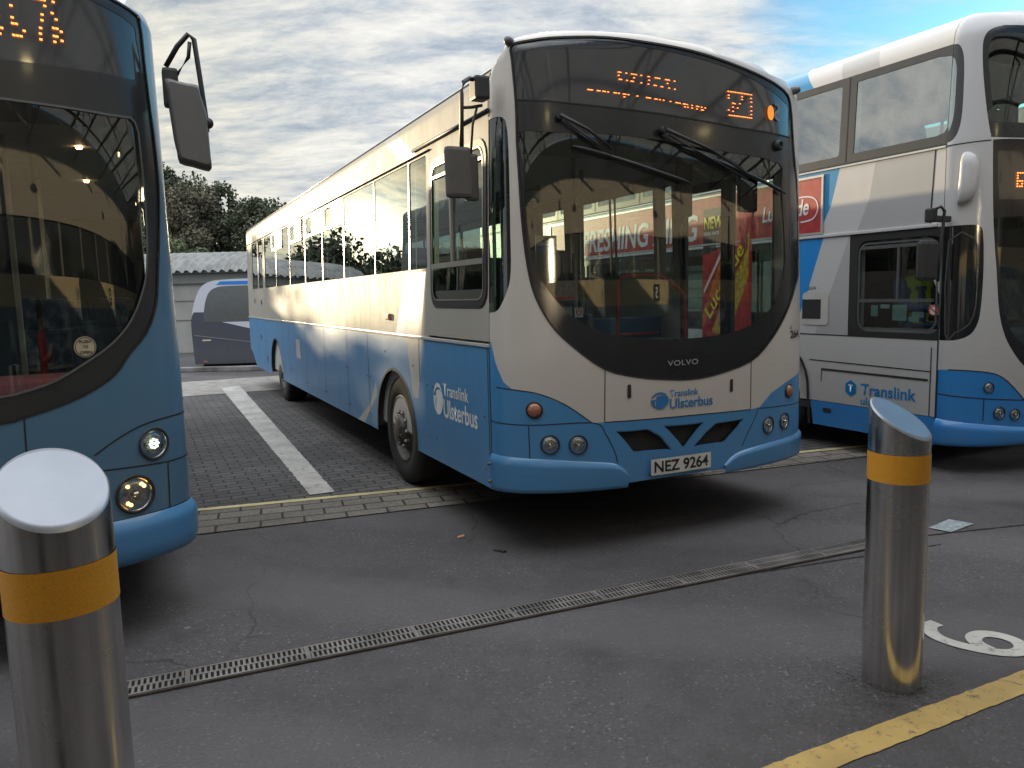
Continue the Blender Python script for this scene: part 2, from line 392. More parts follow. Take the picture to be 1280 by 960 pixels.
def join_into(name, obs, parent):
    """merge several freshly made meshes into one part"""
    mats = []; bm = bmesh.new()
    for o in obs:
        me = o.data; m_ = me.materials[0]
        if m_ not in mats: mats.append(m_)
        k = mats.index(m_)
        for p in me.polygons: p.material_index = k
        bm.from_mesh(me)
    me = bpy.data.meshes.new(name); bm.to_mesh(me); bm.free()
    for o in obs: d = o.data; bpy.data.objects.remove(o); bpy.data.meshes.remove(d)
    return link(name, me, parent=parent, mats=mats)
def flat(fn, pts, name, mat, parent=None):
    me = bpy.data.meshes.new(name); me.from_pydata([tuple(fn(*p)) for p in pts], [], [list(range(len(pts)))]); return link(name, me, mat, parent)

# ================================================================ SETTING: ground
YAW = -.4523
CO = Vector((-.1328, 4.608, 0)); UD = Vector((math.sin(YAW), math.cos(YAW), 0)); VD = Vector((math.cos(YAW), -math.sin(YAW), 0))
RZ = -YAW
def yard(v, u, z=0): return CO + v * VD + u * UD + Vector((0, 0, z))

def asphalt_mat(name, base, spot=True):
    m, nt, b = _mat(name); N, L = nt.nodes, nt.links
    tc = N.new('ShaderNodeTexCoord')
    def nz(scale, det, r=.6):
        n = N.new('ShaderNodeTexNoise'); n.inputs['Scale'].default_value = scale; n.inputs['Detail'].default_value = det; n.inputs['Roughness'].default_value = r
        L.new(tc.outputs['Object'], n.inputs['Vector']); return n.outputs[0]
    def ramp(v, pts):
        r = N.new('ShaderNodeValToRGB'); L.new(v, r.inputs[0])
        while len(r.color_ramp.elements) < len(pts): r.color_ramp.elements.new(1)
        for e, (p, c) in zip(r.color_ramp.elements, pts): e.position = p; e.color = (*c, 1) if isinstance(c, tuple) else (c, c, c, 1)
        return r.outputs[0]
    def mixc(f, a, c, mode='MIX'):
        x = N.new('ShaderNodeMix'); x.data_type = 'RGBA'; x.blend_type = mode
        if isinstance(f, float): x.inputs[0].default_value = f
        else: L.new(f, x.inputs[0])
        for i, q in ((6, a), (7, c)):
            if isinstance(q, tuple): x.inputs[i].default_value = (*q, 1)
            else: L.new(q, x.inputs[i])
        return x.outputs[2]
    big = ramp(nz(.55, 6), [(.3, tuple(.72 * c for c in base)), (.55, base), (.75, tuple(1.3 * c for c in base))])
    mid = ramp(nz(5, 7, .75), [(.35, .7), (.65, 1.15)])
    col = mixc(1.0, big, mid, 'MULTIPLY')
    # stone chips: bright and dark aggregate, showing more in worn patches
    v1 = N.new('ShaderNodeTexVoronoi'); v1.inputs['Scale'].default_value = 95; L.new(tc.outputs['Object'], v1.inputs['Vector'])
    chipc = ramp(v1.outputs['Color'], [(.0, tuple(.15 * c for c in base)), (.26, tuple(.85 * c for c in base)), (.72, tuple(.95 * c for c in base)), (.88, tuple(1.8 * c for c in base)), (.96, (.24, .225, .22))])
    wear = ramp(nz(1.1, 6, .65), [(.42, .25), (.66, .85)])
    col = mixc(wear, col, chipc)
    v3 = N.new('ShaderNodeTexVoronoi'); v3.inputs['Scale'].default_value = 38; L.new(tc.outputs['Object'], v3.inputs['Vector'])
    s3 = ramp(v3.outputs['Distance'], [(.10, 1.0), (.16, 0.0)]); s3g = ramp(v3.outputs['Color'], [(.70, 0.0), (.80, 1.0)])
    mm = N.new('ShaderNodeMath'); mm.operation = 'MULTIPLY'; L.new(s3, mm.inputs[0]); L.new(s3g, mm.inputs[1])
    mm2 = N.new('ShaderNodeMath'); mm2.operation = 'MULTIPLY'; mm2.inputs[1].default_value = .45; L.new(mm.outputs[0], mm2.inputs[0])
    col = mixc(mm2.outputs[0], col, (.30, .28, .27))
    if spot:   # trodden gum
        v2 = N.new('ShaderNodeTexVoronoi'); v2.inputs['Scale'].default_value = 2.1; v2.inputs['Randomness'].default_value = 1; L.new(tc.outputs['Object'], v2.inputs['Vector'])
        g = ramp(v2.outputs['Distance'], [(.028, 1.0), (.040, 0.0)])
        g2 = ramp(v2.outputs['Color'], [(.45, 0.0), (.5, 1.0)])
        ms = N.new('ShaderNodeMath'); ms.operation = 'MULTIPLY'; L.new(g, ms.inputs[0]); L.new(g2, ms.inputs[1])
        col = mixc(ms.outputs[0], col, (.22, .21, .20))
        # oil and water stains, old sealed cracks, rubbed tyre tracks
        st = ramp(nz(.9, 4, .55), [(.56, 0.0), (.70, .6)])
        col = mixc(st, col, (.026, .024, .024))
        wv = N.new('ShaderNodeTexWave'); wv.inputs['Scale'].default_value = .22; wv.inputs['Distortion'].default_value = 2.5; wv.inputs['Detail'].default_value = 3
        mpw = N.new('ShaderNodeMapping'); mpw.inputs['Rotation'].default_value = (0, 0, 1.85); L.new(tc.outputs['Object'], mpw.inputs[0]); L.new(mpw.outputs[0], wv.inputs['Vector'])
        col = mixc(ramp(wv.outputs[0], [(.55, 0.0), (.9, .35)]), col, tuple(1.7 * c for c in base))
        vd = N.new('ShaderNodeTexNoise'); vd.inputs['Scale'].default_value = 3; vd.inputs['Detail'].default_value = 6; L.new(tc.outputs['Object'], vd.inputs['Vector'])
        va = N.new('ShaderNodeVectorMath'); va.operation = 'MULTIPLY_ADD'; L.new(vd.outputs[1], va.inputs[0]); va.inputs[1].default_value = (.35, .35, 0); L.new(tc.outputs['Object'], va.inputs[2])
        vc = N.new('ShaderNodeTexVoronoi'); vc.feature = 'DISTANCE_TO_EDGE'; vc.inputs['Scale'].default_value = .45; L.new(va.outputs[0], vc.inputs['Vector'])
        ck = ramp(vc.outputs['Distance'], [(.0015, 1.0), (.004, 0.0)]); ckm = ramp(nz(.7, 2), [(.5, 0.0), (.58, .8)])
        mk = N.new('ShaderNodeMath'); mk.operation = 'MULTIPLY'; L.new(ck, mk.inputs[0]); L.new(ckm, mk.inputs[1])
        col = mixc(mk.outputs[0], col, (.016, .015, .015))
    L.new(col, b.inputs['Base Color']); b.inputs['Roughness'].default_value = .78
    hh = N.new('ShaderNodeMath'); hh.operation = 'ADD'; L.new(v1.outputs['Distance'], hh.inputs[0]); L.new(nz(160, 3), hh.inputs[1])
    bump(nt, b, hh.outputs[0], .55, .004)
    return m
asph = asphalt_mat('asphalt', (.080, .073, .077)); asph2 = asphalt_mat('asphalt_far', (.05, .05, .052), False)

def sheet(name, pts, z, mat, kind='structure', loc=None, rz=0):
    """pts in world xy -> local mesh around an origin so the texture lies along the sheet"""
    loc = Vector(loc) if loc else Vector((0, 0, 0)); M_ = Matrix.Rotation(-rz, 3, 'Z')
    me = bpy.data.meshes.new(name); me.from_pydata([tuple(M_ @ (Vector((x, y, z)) - loc)) for x, y in pts], [], [list(range(len(pts)))])
    o = link(name, me, mat); o.location = loc; o.rotation_euler = (0, 0, rz)
    if kind: o['kind'] = kind
    return o
sheet('ground', [(-900, -300), (900, -300), (900, 1500), (-900, 1500)], 0, asph)

def paver_mat(name, c1, c2, mortar, bw, bh, ms=.006, rough=.85):
    m, nt, b = _mat(name); N, L = nt.nodes, nt.links
    tc = N.new('ShaderNodeTexCoord'); br = N.new('ShaderNodeTexBrick'); L.new(tc.outputs['Object'], br.inputs['Vector'])
    br.inputs['Scale'].default_value = 1; br.inputs['Brick Width'].default_value = bw; br.inputs['Row Height'].default_value = bh
    br.inputs['Mortar Size'].default_value = ms; br.inputs['Mortar Smooth'].default_value = .3; br.inputs['Bias'].default_value = 0
    br.inputs['Color1'].default_value = (*c1, 1); br.inputs['Color2'].default_value = (*c2, 1); br.inputs['Mortar'].default_value = (*mortar, 1)
    n = N.new('ShaderNodeTexNoise'); n.inputs['Scale'].default_value = 45; n.inputs['Detail'].default_value = 8; n.inputs['Roughness'].default_value = .75; L.new(tc.outputs['Object'], n.inputs['Vector'])
    r = N.new('ShaderNodeValToRGB'); r.color_ramp.elements[0].position = .3; r.color_ramp.elements[1].position = .7
    r.color_ramp.elements[0].color = (.5, .5, .5, 1); r.color_ramp.elements[1].color = (1.5, 1.5, 1.5, 1); L.new(n.outputs[0], r.inputs[0])
    n2 = N.new('ShaderNodeTexNoise'); n2.inputs['Scale'].default_value = .9; n2.inputs['Detail'].default_value = 5; L.new(tc.outputs['Object'], n2.inputs['Vector'])
    r2 = N.new('ShaderNodeValToRGB'); r2.color_ramp.elements[0].position = .3; r2.color_ramp.elements[1].position = .7
    r2.color_ramp.elements[0].color = (.6, .6, .6, 1); r2.color_ramp.elements[1].color = (1.2, 1.2, 1.2, 1); L.new(n2.outputs[0], r2.inputs[0])
    x = N.new('ShaderNodeMix'); x.data_type = 'RGBA'; x.blend_type = 'MULTIPLY'; x.inputs[0].default_value = 1; L.new(br.outputs[0], x.inputs[6]); L.new(r.outputs[0], x.inputs[7])
    y = N.new('ShaderNodeMix'); y.data_type = 'RGBA'; y.blend_type = 'MULTIPLY'; y.inputs[0].default_value = 1; L.new(x.outputs[2], y.inputs[6]); L.new(r2.outputs[0], y.inputs[7])
    L.new(y.outputs[2], b.inputs['Base Color']); b.inputs['Roughness'].default_value = rough
    mh = N.new('ShaderNodeMath'); mh.operation = 'MULTIPLY_ADD'; mh.inputs[1].default_value = .25; L.new(n.outputs[0], mh.inputs[0])
    inv_ = N.new('ShaderNodeMath'); inv_.operation = 'SUBTRACT'; inv_.inputs[0].default_value = 1; L.new(br.outputs['Fac'], inv_.inputs[1]); L.new(inv_.outputs[0], mh.inputs[2])
    bump(nt, b, mh.outputs[0], .8, .006)
    return m
setts = paver_mat('bay_block_paving', (.085, .080, .082), (.125, .118, .118), (.025, .024, .023), .21, .105, .009)
edging = paver_mat('edging_blocks', (.185, .165, .14), (.245, .22, .19), (.035, .032, .03), .30, .165, .010)
def line2(p, q, s): return (p[0] + (q[0] - p[0]) * s, p[1] + (q[1] - p[1]) * s)
YA, YB = (-2.46, 5.64), (3.42, 7.37)      # thin yellow line along the head of the bays
KA, KB = (-2.21, 5.04), (3.26, 6.93)      # front edge of the edging blocks
ang_y = math.atan2(YB[1] - YA[1], YB[0] - YA[0])
far_l, far_r = yard(-14, 9.6), yard(14, 9.6)
sheet('block_paving', [line2(YA, YB, -1.6), line2(YA, YB, 2.6), far_r[:2], far_l[:2]], .004, setts, loc=(YA[0], YA[1], 0), rz=RZ)
sheet('edging_strip', [line2(KA, KB, -1.6), line2(KA, KB, 2.6), line2(YA, YB, 2.6), line2(YA, YB, -1.6)], .008, edging, loc=(KA[0], KA[1], 0), rz=ang_y + .02)

def worn(name, col, under, amount=.5, scale=18):
    m, nt, b = _mat(name); N, L = nt.nodes, nt.links
    c, n, mp = noise_col(nt, under, col, scale, 9, amount - .1, amount)
    n.inputs['Roughness'].default_value = .75
    c2, n2, _ = noise_col(nt, (.72, .72, .72), (1.05, 1.05, 1.05), 3, 6)
    x = N.new('ShaderNodeMix'); x.data_type = 'RGBA'; x.blend_type = 'MULTIPLY'; x.inputs[0].default_value = 1; L.new(c, x.inputs[6]); L.new(c2, x.inputs[7])
    L.new(x.outputs[2], b.inputs['Base Color']); b.inputs['Roughness'].default_value = .7; bump(nt, b, n.outputs[0], .4, .004)
    return m
yl = worn('yellow_line_paint', (.50, .34, .11), (.11, .09, .065), .44); yl2 = worn('pale_yellow_paint', (.62, .52, .27), (.25, .22, .15), .34, 12); wl = worn('white_line_paint', (.52, .50, .47), (.13, .125, .12), .45, 14)
def strip(name, a, b, w, z, mat, jag=.004, seed=1, w2=None, **k):
    """painted line with slightly ragged edges"""
    rnd = random.Random(seed); a, b = Vector(a), Vector(b); d = (b - a).normalized(); n = Vector((-d.y, d.x)); L_ = (b - a).length; K = max(2, int(L_ / .03)); w2 = w2 or w
    top, bot = [], []
    for i in range(K + 1):
        p = a + d * (L_ * i / K); ww = w + (w2 - w) * i / K
        top.append(tuple(p + n * (ww / 2 + rnd.uniform(-jag, jag)))); bot.append(tuple(p - n * (ww / 2 + rnd.uniform(-jag, jag))))
    me = bpy.data.meshes.new(name); vs = [(x, y, z) for x, y in top + bot]
    me.from_pydata(vs, [], [[i, K + 1 + i, K + 2 + i, i + 1] for i in range(K)]); o = link(name, me, mat)
    o['kind'] = 'structure'; return o
strip('yellow_bay_line', line2(YA, YB, -1.5), line2(YA, YB, 2.4), .07, .012, yl2, .004, 1)
strip('white_bay_line', (-5.22, 14.02), (-1.565, 6.06), .34, .012, wl, .006, 2, .20)
strip('white_bay_line', (1.3, 14.6), (4.35, 7.9), .3, .012, wl, .012, 12, .20)
strip('yellow_edge_line', (-1.6, 1.17), (5.0, 4.27), .112, .004, yl, .003, 3)
# number painted on the ground
six_o = Vector((1.93, 3.45)); six_up = Vector((-.87, .49)); six_rt = Vector((.49, .87))
def six_fn(x, y):
    p = Vector((2.150, 3.022)) + six_up * y + six_rt * x; return (p.x, p.y, .004)
def painted_six():
    path = smoothp([(.250, .352), (.205, .380), (.145, .380), (.085, .350), (.045, .280), (.030, .190), (.036, .110), (.070, .048), (.130, .026), (.192, .050), (.222, .110), (.205, .176), (.150, .208), (.090, .196), (.046, .150)], False, 5)
    b = bmesh.new(); Lf, Rt = [], []
    for k, p in enumerate(path):
        a_, c_ = path[max(k - 1, 0)], path[min(k + 1, len(path) - 1)]; dx, dy = c_[0] - a_[0], c_[1] - a_[1]; l = math.hypot(dx, dy); nx, ny = -dy / l * .033, dx / l * .033
        zf = .004 + .00001 * k
        q0, q1 = six_fn(p[0] + nx, p[1] + ny), six_fn(p[0] - nx, p[1] - ny)
        Lf.append(b.verts.new((q0[0], q0[1], zf))); Rt.append(b.verts.new((q1[0], q1[1], zf)))
    for k in range(len(path) - 1): b.faces.new((Lf[k], Lf[k + 1], Rt[k + 1], Rt[k]))
    bmesh.ops.recalc_face_normals(b, faces=b.faces); me = bpy.data.meshes.new('painted_number'); b.to_mesh(me); b.free(); return link('painted_number', me, wl)
o = painted_six(); o['kind'] = 'structure'
# crack continuing the drain line and a pale repair patch
strip('tar_joint', (2.16, 4.57), (6.5, 5.55), .012, .004, plain('tar', (.012, .012, .012), .9), .003, 5)
strip('tar_joint', (-.2, 3.62), (2.6, 4.5), .012, .003, MATS['tar'], .004, 6)
# far lane, kerb, footpath
sheet('far_concrete_strip', [yard(-16, 9.65)[:2], yard(10, 9.65)[:2], yard(10, 12.2)[:2], yard(-16, 12.2)[:2]], .008, concrete, loc=(-6, 14, 0), rz=RZ)
kb = MB(); kb.box((0, 0, .055), (34, .22, .11), bev=.02); o = kb.done('far_kerb', plain('kerb_stone', (.26, .25, .25), .8, scale=3, var=.6, bmp=.3)); o.location = (-6.5, 17.3, 0); o['kind'] = 'structure'
sheet('far_road', [(-30, 17.41), (20, 17.41), (20, 22.3), (-30, 22.3)], .05, asph2)

# ---------------------------------------------------------------- drain grate
def drain():
    a, b = Vector((-1.86, 2.87)), Vector((2.22, 4.555)); d = b - a; L_ = d.length; ang = math.atan2(d.y, d.x); w = .125
    t = thing('drain_grate', 'long rusty slotted drainage channel grate set in the asphalt in front of the buses', 'drain', (a.x, a.y, 0), ang)
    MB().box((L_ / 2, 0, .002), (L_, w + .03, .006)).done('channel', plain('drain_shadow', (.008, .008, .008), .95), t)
    g = MB(); p = .0225; n = int(L_ / p)
    for y, ww in ((-w / 2, .011), (0, .012), (w / 2, .011)): g.box((L_ / 2, y, .009), (L_, ww, .008))
    for i in range(n):
        if i % 22 == 0: g.box((i * p, 0, .0092), (.02, w, .0075))
        else:
            for y in (-w / 4, w / 4):
                g.box((i * p + (.004 if y > 0 else -.004), y, .0088), (.0105, w / 2 - .01, .0065))
    o = g.done('grate', None, t, mats=[plain('cast_iron', (.27, .25, .24), .6, .35, scale=5, var=.55)])
    r = MB()
    for y in (-w / 2 - .012, w / 2 + .012): r.box((L_ / 2, y, .006), (L_, .008, .009))
    r.done('frame', plain('rusty_frame', (.075, .055, .045), .85, scale=8, var=.5), t)
drain()
pl_ = sheet('patch_cover', [(2.69, 4.81), (2.92, 4.98), (3.02, 4.87), (2.78, 4.71)], .007, plain('painted_patch', (.34, .40, .42), .7, var=.4, scale=30), kind=None)
tag(pl_, 'pale blue-grey square patch on the asphalt beside the right bollard', 'cover plate')

# ---------------------------------------------------------------- bollards
def steel_mat():
    m, nt, b = _mat('brushed_steel'); N, L = nt.nodes, nt.links
    c, n, mp = noise_col(nt, (.54, .525, .50), (.74, .725, .70), 40, 5, coord='Object', stretch=(1, 1, .015))
    L.new(c, b.inputs['Base Color']); b.inputs['Metallic'].default_value = 1
    c2, n2, _ = noise_col(nt, (.15, .15, .15), (.30, .30, .30), 7, 8)
    L.new(c2, b.inputs['Roughness']); b.inputs['Anisotropic'].default_value = .6
    bump(nt, b, n.outputs[0], .10, .002); return m
steel = steel_mat()
captop = plain('satin_steel_cap', (.27, .285, .32), .33, .85, scale=3, var=.25)
def reflective_mat():
    m, nt, b = _mat('orange_reflective_band'); N, L = nt.nodes, nt.links
    tc = N.new('ShaderNodeTexCoord'); v = N.new('ShaderNodeTexVoronoi'); v.inputs['Scale'].default_value = 260; L.new(tc.outputs['Object'], v.inputs['Vector'])
    r = N.new('ShaderNodeValToRGB'); r.color_ramp.elements[0].color = (.80, .38, .04, 1); r.color_ramp.elements[1].color = (.62, .27, .02, 1); L.new(v.outputs['Distance'], r.inputs[0])
    L.new(r.outputs[0], b.inputs['Base Color']); b.inputs['Roughness'].default_value = .38; bump(nt, b, v.outputs['Distance'], .3, .001); return m
band = reflective_mat()
def bollard(x, y, r, hlow, hhigh, az, zb0, zb1, label, lean=(0, 0), slant=None):
    t = thing('bollard', label, 'bollard', (x, y, 0), 0, 'stainless steel bollards'); n = 96
    t.rotation_euler = (lean[0], lean[1], 0)
    up = Vector((math.cos(az), math.sin(az))); mid, am = (hlow + hhigh) / 2, (hhigh - hlow) / 2
    def ring(rr, f): return [(rr * math.cos(2 * math.pi * k / n), rr * math.sin(2 * math.pi * k / n), f(2 * math.pi * k / n)) for k in range(n)]
    topz = lambda a: mid + am * (math.cos(a) * up.x + math.sin(a) * up.y)
    def wall(name, rr, f0, f1, mat):
        b = bmesh.new(); K = 8; rs = []
        for j in range(K + 1): rs.append([b.verts.new(p) for p in ring(rr, lambda a, j=j: f0(a) + (f1(a) - f0(a)) * j / K)])
        for p, q in zip(rs, rs[1:]):
            for k in range(n): f = b.faces.new((p[k], p[(k + 1) % n], q[(k + 1) % n], q[k])); f.smooth = True
        me = bpy.data.meshes.new(name); b.to_mesh(me); b.free(); return link(name, me, mat, t)
    wall('post', r, lambda a: 0, lambda a: topz(a) - .006, steel)
    wall('reflective_band', r + .0015, lambda a: zb0, lambda a: zb1, band)
    b = bmesh.new()
    r0 = [b.verts.new(p) for p in ring(r, lambda a: topz(a) - .006)]; r1 = [b.verts.new(p) for p in ring(r - .004, lambda a: topz(a) + .001)]; r2 = [b.verts.new(p) for p in ring(r - .012, lambda a: mid + (topz(a) - mid) * (r - .012) / r + .0012)]
    for p, q in ((r0, r1), (r1, r2)):
        for k in range(n): f = b.faces.new((p[k], p[(k + 1) % n], q[(k + 1) % n], q[k])); f.smooth = True
    b.faces.new(r2); bmesh.ops.recalc_face_normals(b, faces=b.faces)
    me = bpy.data.meshes.new('cap'); b.to_mesh(me); b.free(); link('cap', me, captop, t)
    return t
bollard(1.495, 2.90, .110, 1.003, 1.143, R(128), .833, .944, 'stainless steel bollard with orange band standing beside the painted number 6')
bollard(-.998, 1.61, .110, 1.125, 1.262, R(129), .935, 1.040, 'large stainless steel bollard with orange band in the near left corner, before the blue bus')

def gravel():
    g = MB(); rnd = random.Random(4)
    for i in range(900):
        a = rnd.uniform(0, 6.28); q = .115 + abs(rnd.gauss(0, .10)); x, y = 1.475 + q * math.cos(a), 2.905 + q * math.sin(a) * .8
        s = rnd.uniform(.002, .0060)
        p = [Vector((rnd.uniform(-1, 1), rnd.uniform(-1, 1), rnd.uniform(0, 1))).normalized() * s * rnd.uniform(.7, 1.4) + Vector((x, y, .002)) for _ in range(4)]
        vs = [g.bm.verts.new(c) for c in p]
        for f in ((0, 1, 2), (0, 2, 3), (0, 3, 1), (1, 3, 2)): g.bm.faces.new([vs[k] for k in f])
    o = g.done('gravel', plain('stone_chips', (.24, .225, .22), .8, scale=90, var=.9)); tag(o, 'loose stone chips around the foot of the right bollard', 'gravel', kind='stuff')
gravel()
def litter(name, label, cat, x, y, w, l, h, rz, mat):
    g = MB(); g.box((0, 0, h / 2), (w, l, h), rz, bev=h * .2)
    for v in g.bm.verts: v.co.z += .4 * h * math.sin(v.co.x * 60) + .001 if v.co.z > h / 2 else .001
    o = g.done(name, mat); o.location = (x, y, 0); tag(o, label, cat)
litter('litter', 'small torn orange scrap lying on the asphalt before the middle bus', 'litter', -.36, 4.86, .045, .03, .012, .3, plain('orange_scrap', (.55, .30, .14), .8))
litter('litter', 'thin crumpled black scrap lying on the asphalt before the middle bus', 'litter', -.10, 4.57, .085, .028, .008, -.6, black)

# ================================================================ VEHICLES
def wheel(parent, v, u, r=.475, w=.28, nuts=10, name='wheel', side=-1, rimmat=None):
    """side -1: faces the offside (towards -v)"""
    ax = (side, 0, 0); o_ = (v, u, r)
    prof = [(.60 * r, 0), (.62 * r, .012), (.80 * r, .022), (.93 * r, .012), (.985 * r, -.012), (r, -.04), (r, -w + .04), (.96 * r, -w), (.6 * r, -w)]
    t = MB().lathe(prof, ax, 48, o_)
    for k in range(48):      # shoulder tread blocks
        a = 2 * math.pi * k / 48; 
        c = Vector((v - side * .05, u + math.cos(a) * (r - .004), r + math.sin(a) * (r - .004)))
        t.box(c, (.05, .03, .012), 0, rx=a - math.pi / 2)
    wo = t.done(name, rubber, parent)
    rm = MB().lathe([(.61 * r, .006), (.585 * r, .016), (.55 * r, .004), (.53 * r, -.05), (.46 * r, -.075), (.40 * r, -.06), (.36 * r, -.02), (.30 * r, .0), (.24 * r, .03), (.22 * r, .055), (.12 * r, .062), (0, .064)], ax, 48, o_)
    for k in range(10):       # dark hand holes drawn as recessed pads
        pass
    ro = rm.done('rim', rimmat or wheelm, wo)
    hn = MB()
    for k in range(nuts):
        a = 2 * math.pi * k / nuts; c = Vector((v, u + math.cos(a) * .31 * r, r + math.sin(a) * .31 * r))
        hn.lathe([(.019, 0), (.019, .030), (.012, .042), (0, .043)], ax, 6, c + Vector((side * -.005, 0, 0)), smooth=False)
    for k in range(8):
        a = 2 * math.pi * (k + .5) / 8; c = Vector((v, u + math.cos(a) * .20 * r, r + math.sin(a) * .20 * r)); hn.lathe([(.008, 0), (.008, .062), (0, .066)], ax, 6, c, smooth=False)
    hn.done('wheel_nuts', nutm, wo)
    hh = MB()
    for k in range(10):
        a = 2 * math.pi * (k + .5) / 10; c = Vector((v, u + math.cos(a) * .49 * r, r + math.sin(a) * .49 * r)); hh.lathe([(.026, -.058), (.022, -.057), (0, -.0565)], ax, 12, c)
    hh.done('hand_hole', black, wo)
    return wo
def arch_poly(u, r, zb, n=18):
    """opening cut in the skirt over a wheel"""
    pts = [(u - r, zb - .2)]
    for k in range(n + 1):
        a = math.pi - math.pi * k / n; pts.append((u + r * math.cos(a), .42 + (r * 1.02) * math.sin(a)))
    pts.append((u + r, zb - .2)); return pts
def arch_edge(u, r, zb, n=24):
    pts = [(u - r, zb)]
    for k in range(n + 1):
        a = math.pi - math.pi * k / n; pts.append((u + r * math.cos(a), .42 + (r * 1.02) * math.sin(a)))
    pts.append((u + r, zb)); return pts
def skirt_outline(t0, t1, z0, z1, arches):
    """outline of a side panel with wheel openings biting into its lower edge"""
    o = [(t0, z1), (t0, z0)]
    for (u, r) in sorted(arches):
        if t0 < u - r and u + r < t1: o += arch_edge(u, r, z0)
    o += [(t1, z0), (t1, z1)]; return o
def wheel_well(parent, S, u, r, v0, depth=.5, mat=None):
    b = bmesh.new(); n = 16; ra, rb = [], []
    for k in range(n + 1):
        a = math.pi * k / n; ra.append(b.verts.new((v0, u - r * 1.02 * math.cos(a), .42 + r * 1.04 * math.sin(a)))); rb.append(b.verts.new((v0 + depth, u - r * 1.02 * math.cos(a), .42 + r * 1.04 * math.sin(a))))
    for k in range(n): b.faces.new((ra[k], ra[k + 1], rb[k + 1], rb[k])).smooth = True
    b.faces.new(rb)
    me = bpy.data.meshes.new('wheel_well'); b.to_mesh(me); b.free(); return link('wheel_well', me, plain('wheel_well_black', (.03, .027, .024), .9), parent)

def lamp(S, parent, name, t, z, r, kind, ry=None, depth=.05):
    """round lamp let into the front: dark surround ring, reflector bowl, bulb and glass"""
    c = S.P(t, z, 0); n = S.nrm(t, z)
    n.z = 0; n.normalize()
    k = MB(); k.lathe([(r * 1.20, .004), (r * 1.16, .009), (r * 1.02, .006), (r * 1.0, -.004)], n, 32, c); ro = k.done(name, black, parent)
    if kind == 'indicator':
        MB().lathe([(r, -.002), (r * .96, .010), (r * .7, .019), (r * .35, .024), (0, .026)], n, 28, c).done('lens', amber_gl, ro)
    else:
        rim = []
        m_ = chrome
        MB().lathe([(r * 1.0, 0.002), (r * .93, -.006), (r * .80, -.003), (r * .70, .002), (r * .5, .003), (r * .3, .001), (0, .0)], n, 32, c).done('reflector', m_, ro)
        if kind == 'lit':
            b = MB()
            for a in (2.2, 2.5, 5.2, 5.5, .9): b.lathe([(.0, .012), (r * .10, .006), (r * .12, .002)], n, 8, c + (Vector((0, 0, 1)) * math.sin(a) + n.cross(Vector((0, 0, 1))) * math.cos(a)) * r * .68)
            b.done('bulb', emitter('bulb_glow', (1, .50, .12), 3.0), ro)
        if kind == 'led':
            b = MB()
            for q in range(8):
                a = 2 * math.pi * q / 8; b.lathe([(0, .010), (r * .085, .006), (r * .1, .0)], n, 8, c + (Vector((0, 0, 1)) * math.sin(a) + n.cross(Vector((0, 0, 1))) * math.cos(a)) * r * .30)
            b.lathe([(0, .010), (r * .085, .006), (r * .1, .0)], n, 8, c); b.done('led_cluster', led_white, ro)
        else:
            MB().lathe([(r * .18, .004), (r * .16, .016), (r * .08, .020), (0, .021)], n, 16, c).done('bulb_cover', chrome, ro)
        MB().lathe([(r * .98, .004), (r * .8, .012), (r * .45, .020), (0, .024)], n, 28, c).done('lens', lampg, ro)
    return ro
def seat(parent, v, u, z=.62, w=.42, face=1):
    s = MB(); s.box((v, u, z + .05), (w, .42, .10), bev=.035)
    s.box((v, u + .20, z + .42), (w, .09, .74), rx=R(-7), bev=.04); s.box((v, u + .255, z + .90), (w * .62, .085, .22), rx=R(-7), bev=.035)
    s.box((v, u, z - .12), (.06, .25, .24)); return s.done('seat', seatm, parent)
def strut(parent, name, pts, r, mat): return MB().tube(pts, r, 10).done(name, mat, parent)
def roof(S, parent, Ltot, mat, camber=.06):
    b = bmesh.new(); n = 60; rows = []
    ts = [-.0001] + [-S.Sf * k / n for k in range(1, n)] + [-S.Sf + .0001]
    left, right = [], []
    us = [.6, 2, 4, 6, 8, 10, Ltot]
    outline = [S.P(t, S.ztop(t)) for t in [Ltot, 8, 6, 4, 2, 1, .5] + ts] + [S.P(-S.Sf - q, S.zt) for q in (.5, 1, 2, 4, 6, 8, Ltot)]
    # strips across the body
    lo = [S.P(Ltot * (1 - k / 24), S.ztop(1)) for k in range(25)] + [S.P(t, S.ztop(t)) for t in ts[:n // 2 + 1]]
    ro = [S.P(-S.Sf - Ltot * (1 - k / 24), S.zt) for k in range(25)] + [S.P(t, S.ztop(t)) for t in ts[::-1][:n // 2 + 1]]
    K = 10; grid = []
    for a, c in zip(lo, ro):
        row = []
        for k in range(K + 1):
            f = k / K; p = a.lerp(c, f); wv = abs(c.x - a.x) / S.W; p.z += camber * wv * (1 - (2 * f - 1) ** 2); row.append(b.verts.new(p))
        grid.append(row)
    for p, q in zip(grid, grid[1:]):
        for k in range(K):
            f = b.faces.new((p[k], p[k + 1], q[k + 1], q[k])); f.smooth = True
    bmesh.ops.remove_doubles(b, verts=b.verts, dist=.0005)
    for f in b.faces: f.smooth = True
    me = bpy.data.meshes.new('roof'); b.to_mesh(me); b.free(); return link('roof', me, mat, parent)
def mirror_pts(S, pts): return [(-S.Sf - t, z) for t, z in pts][::-1]

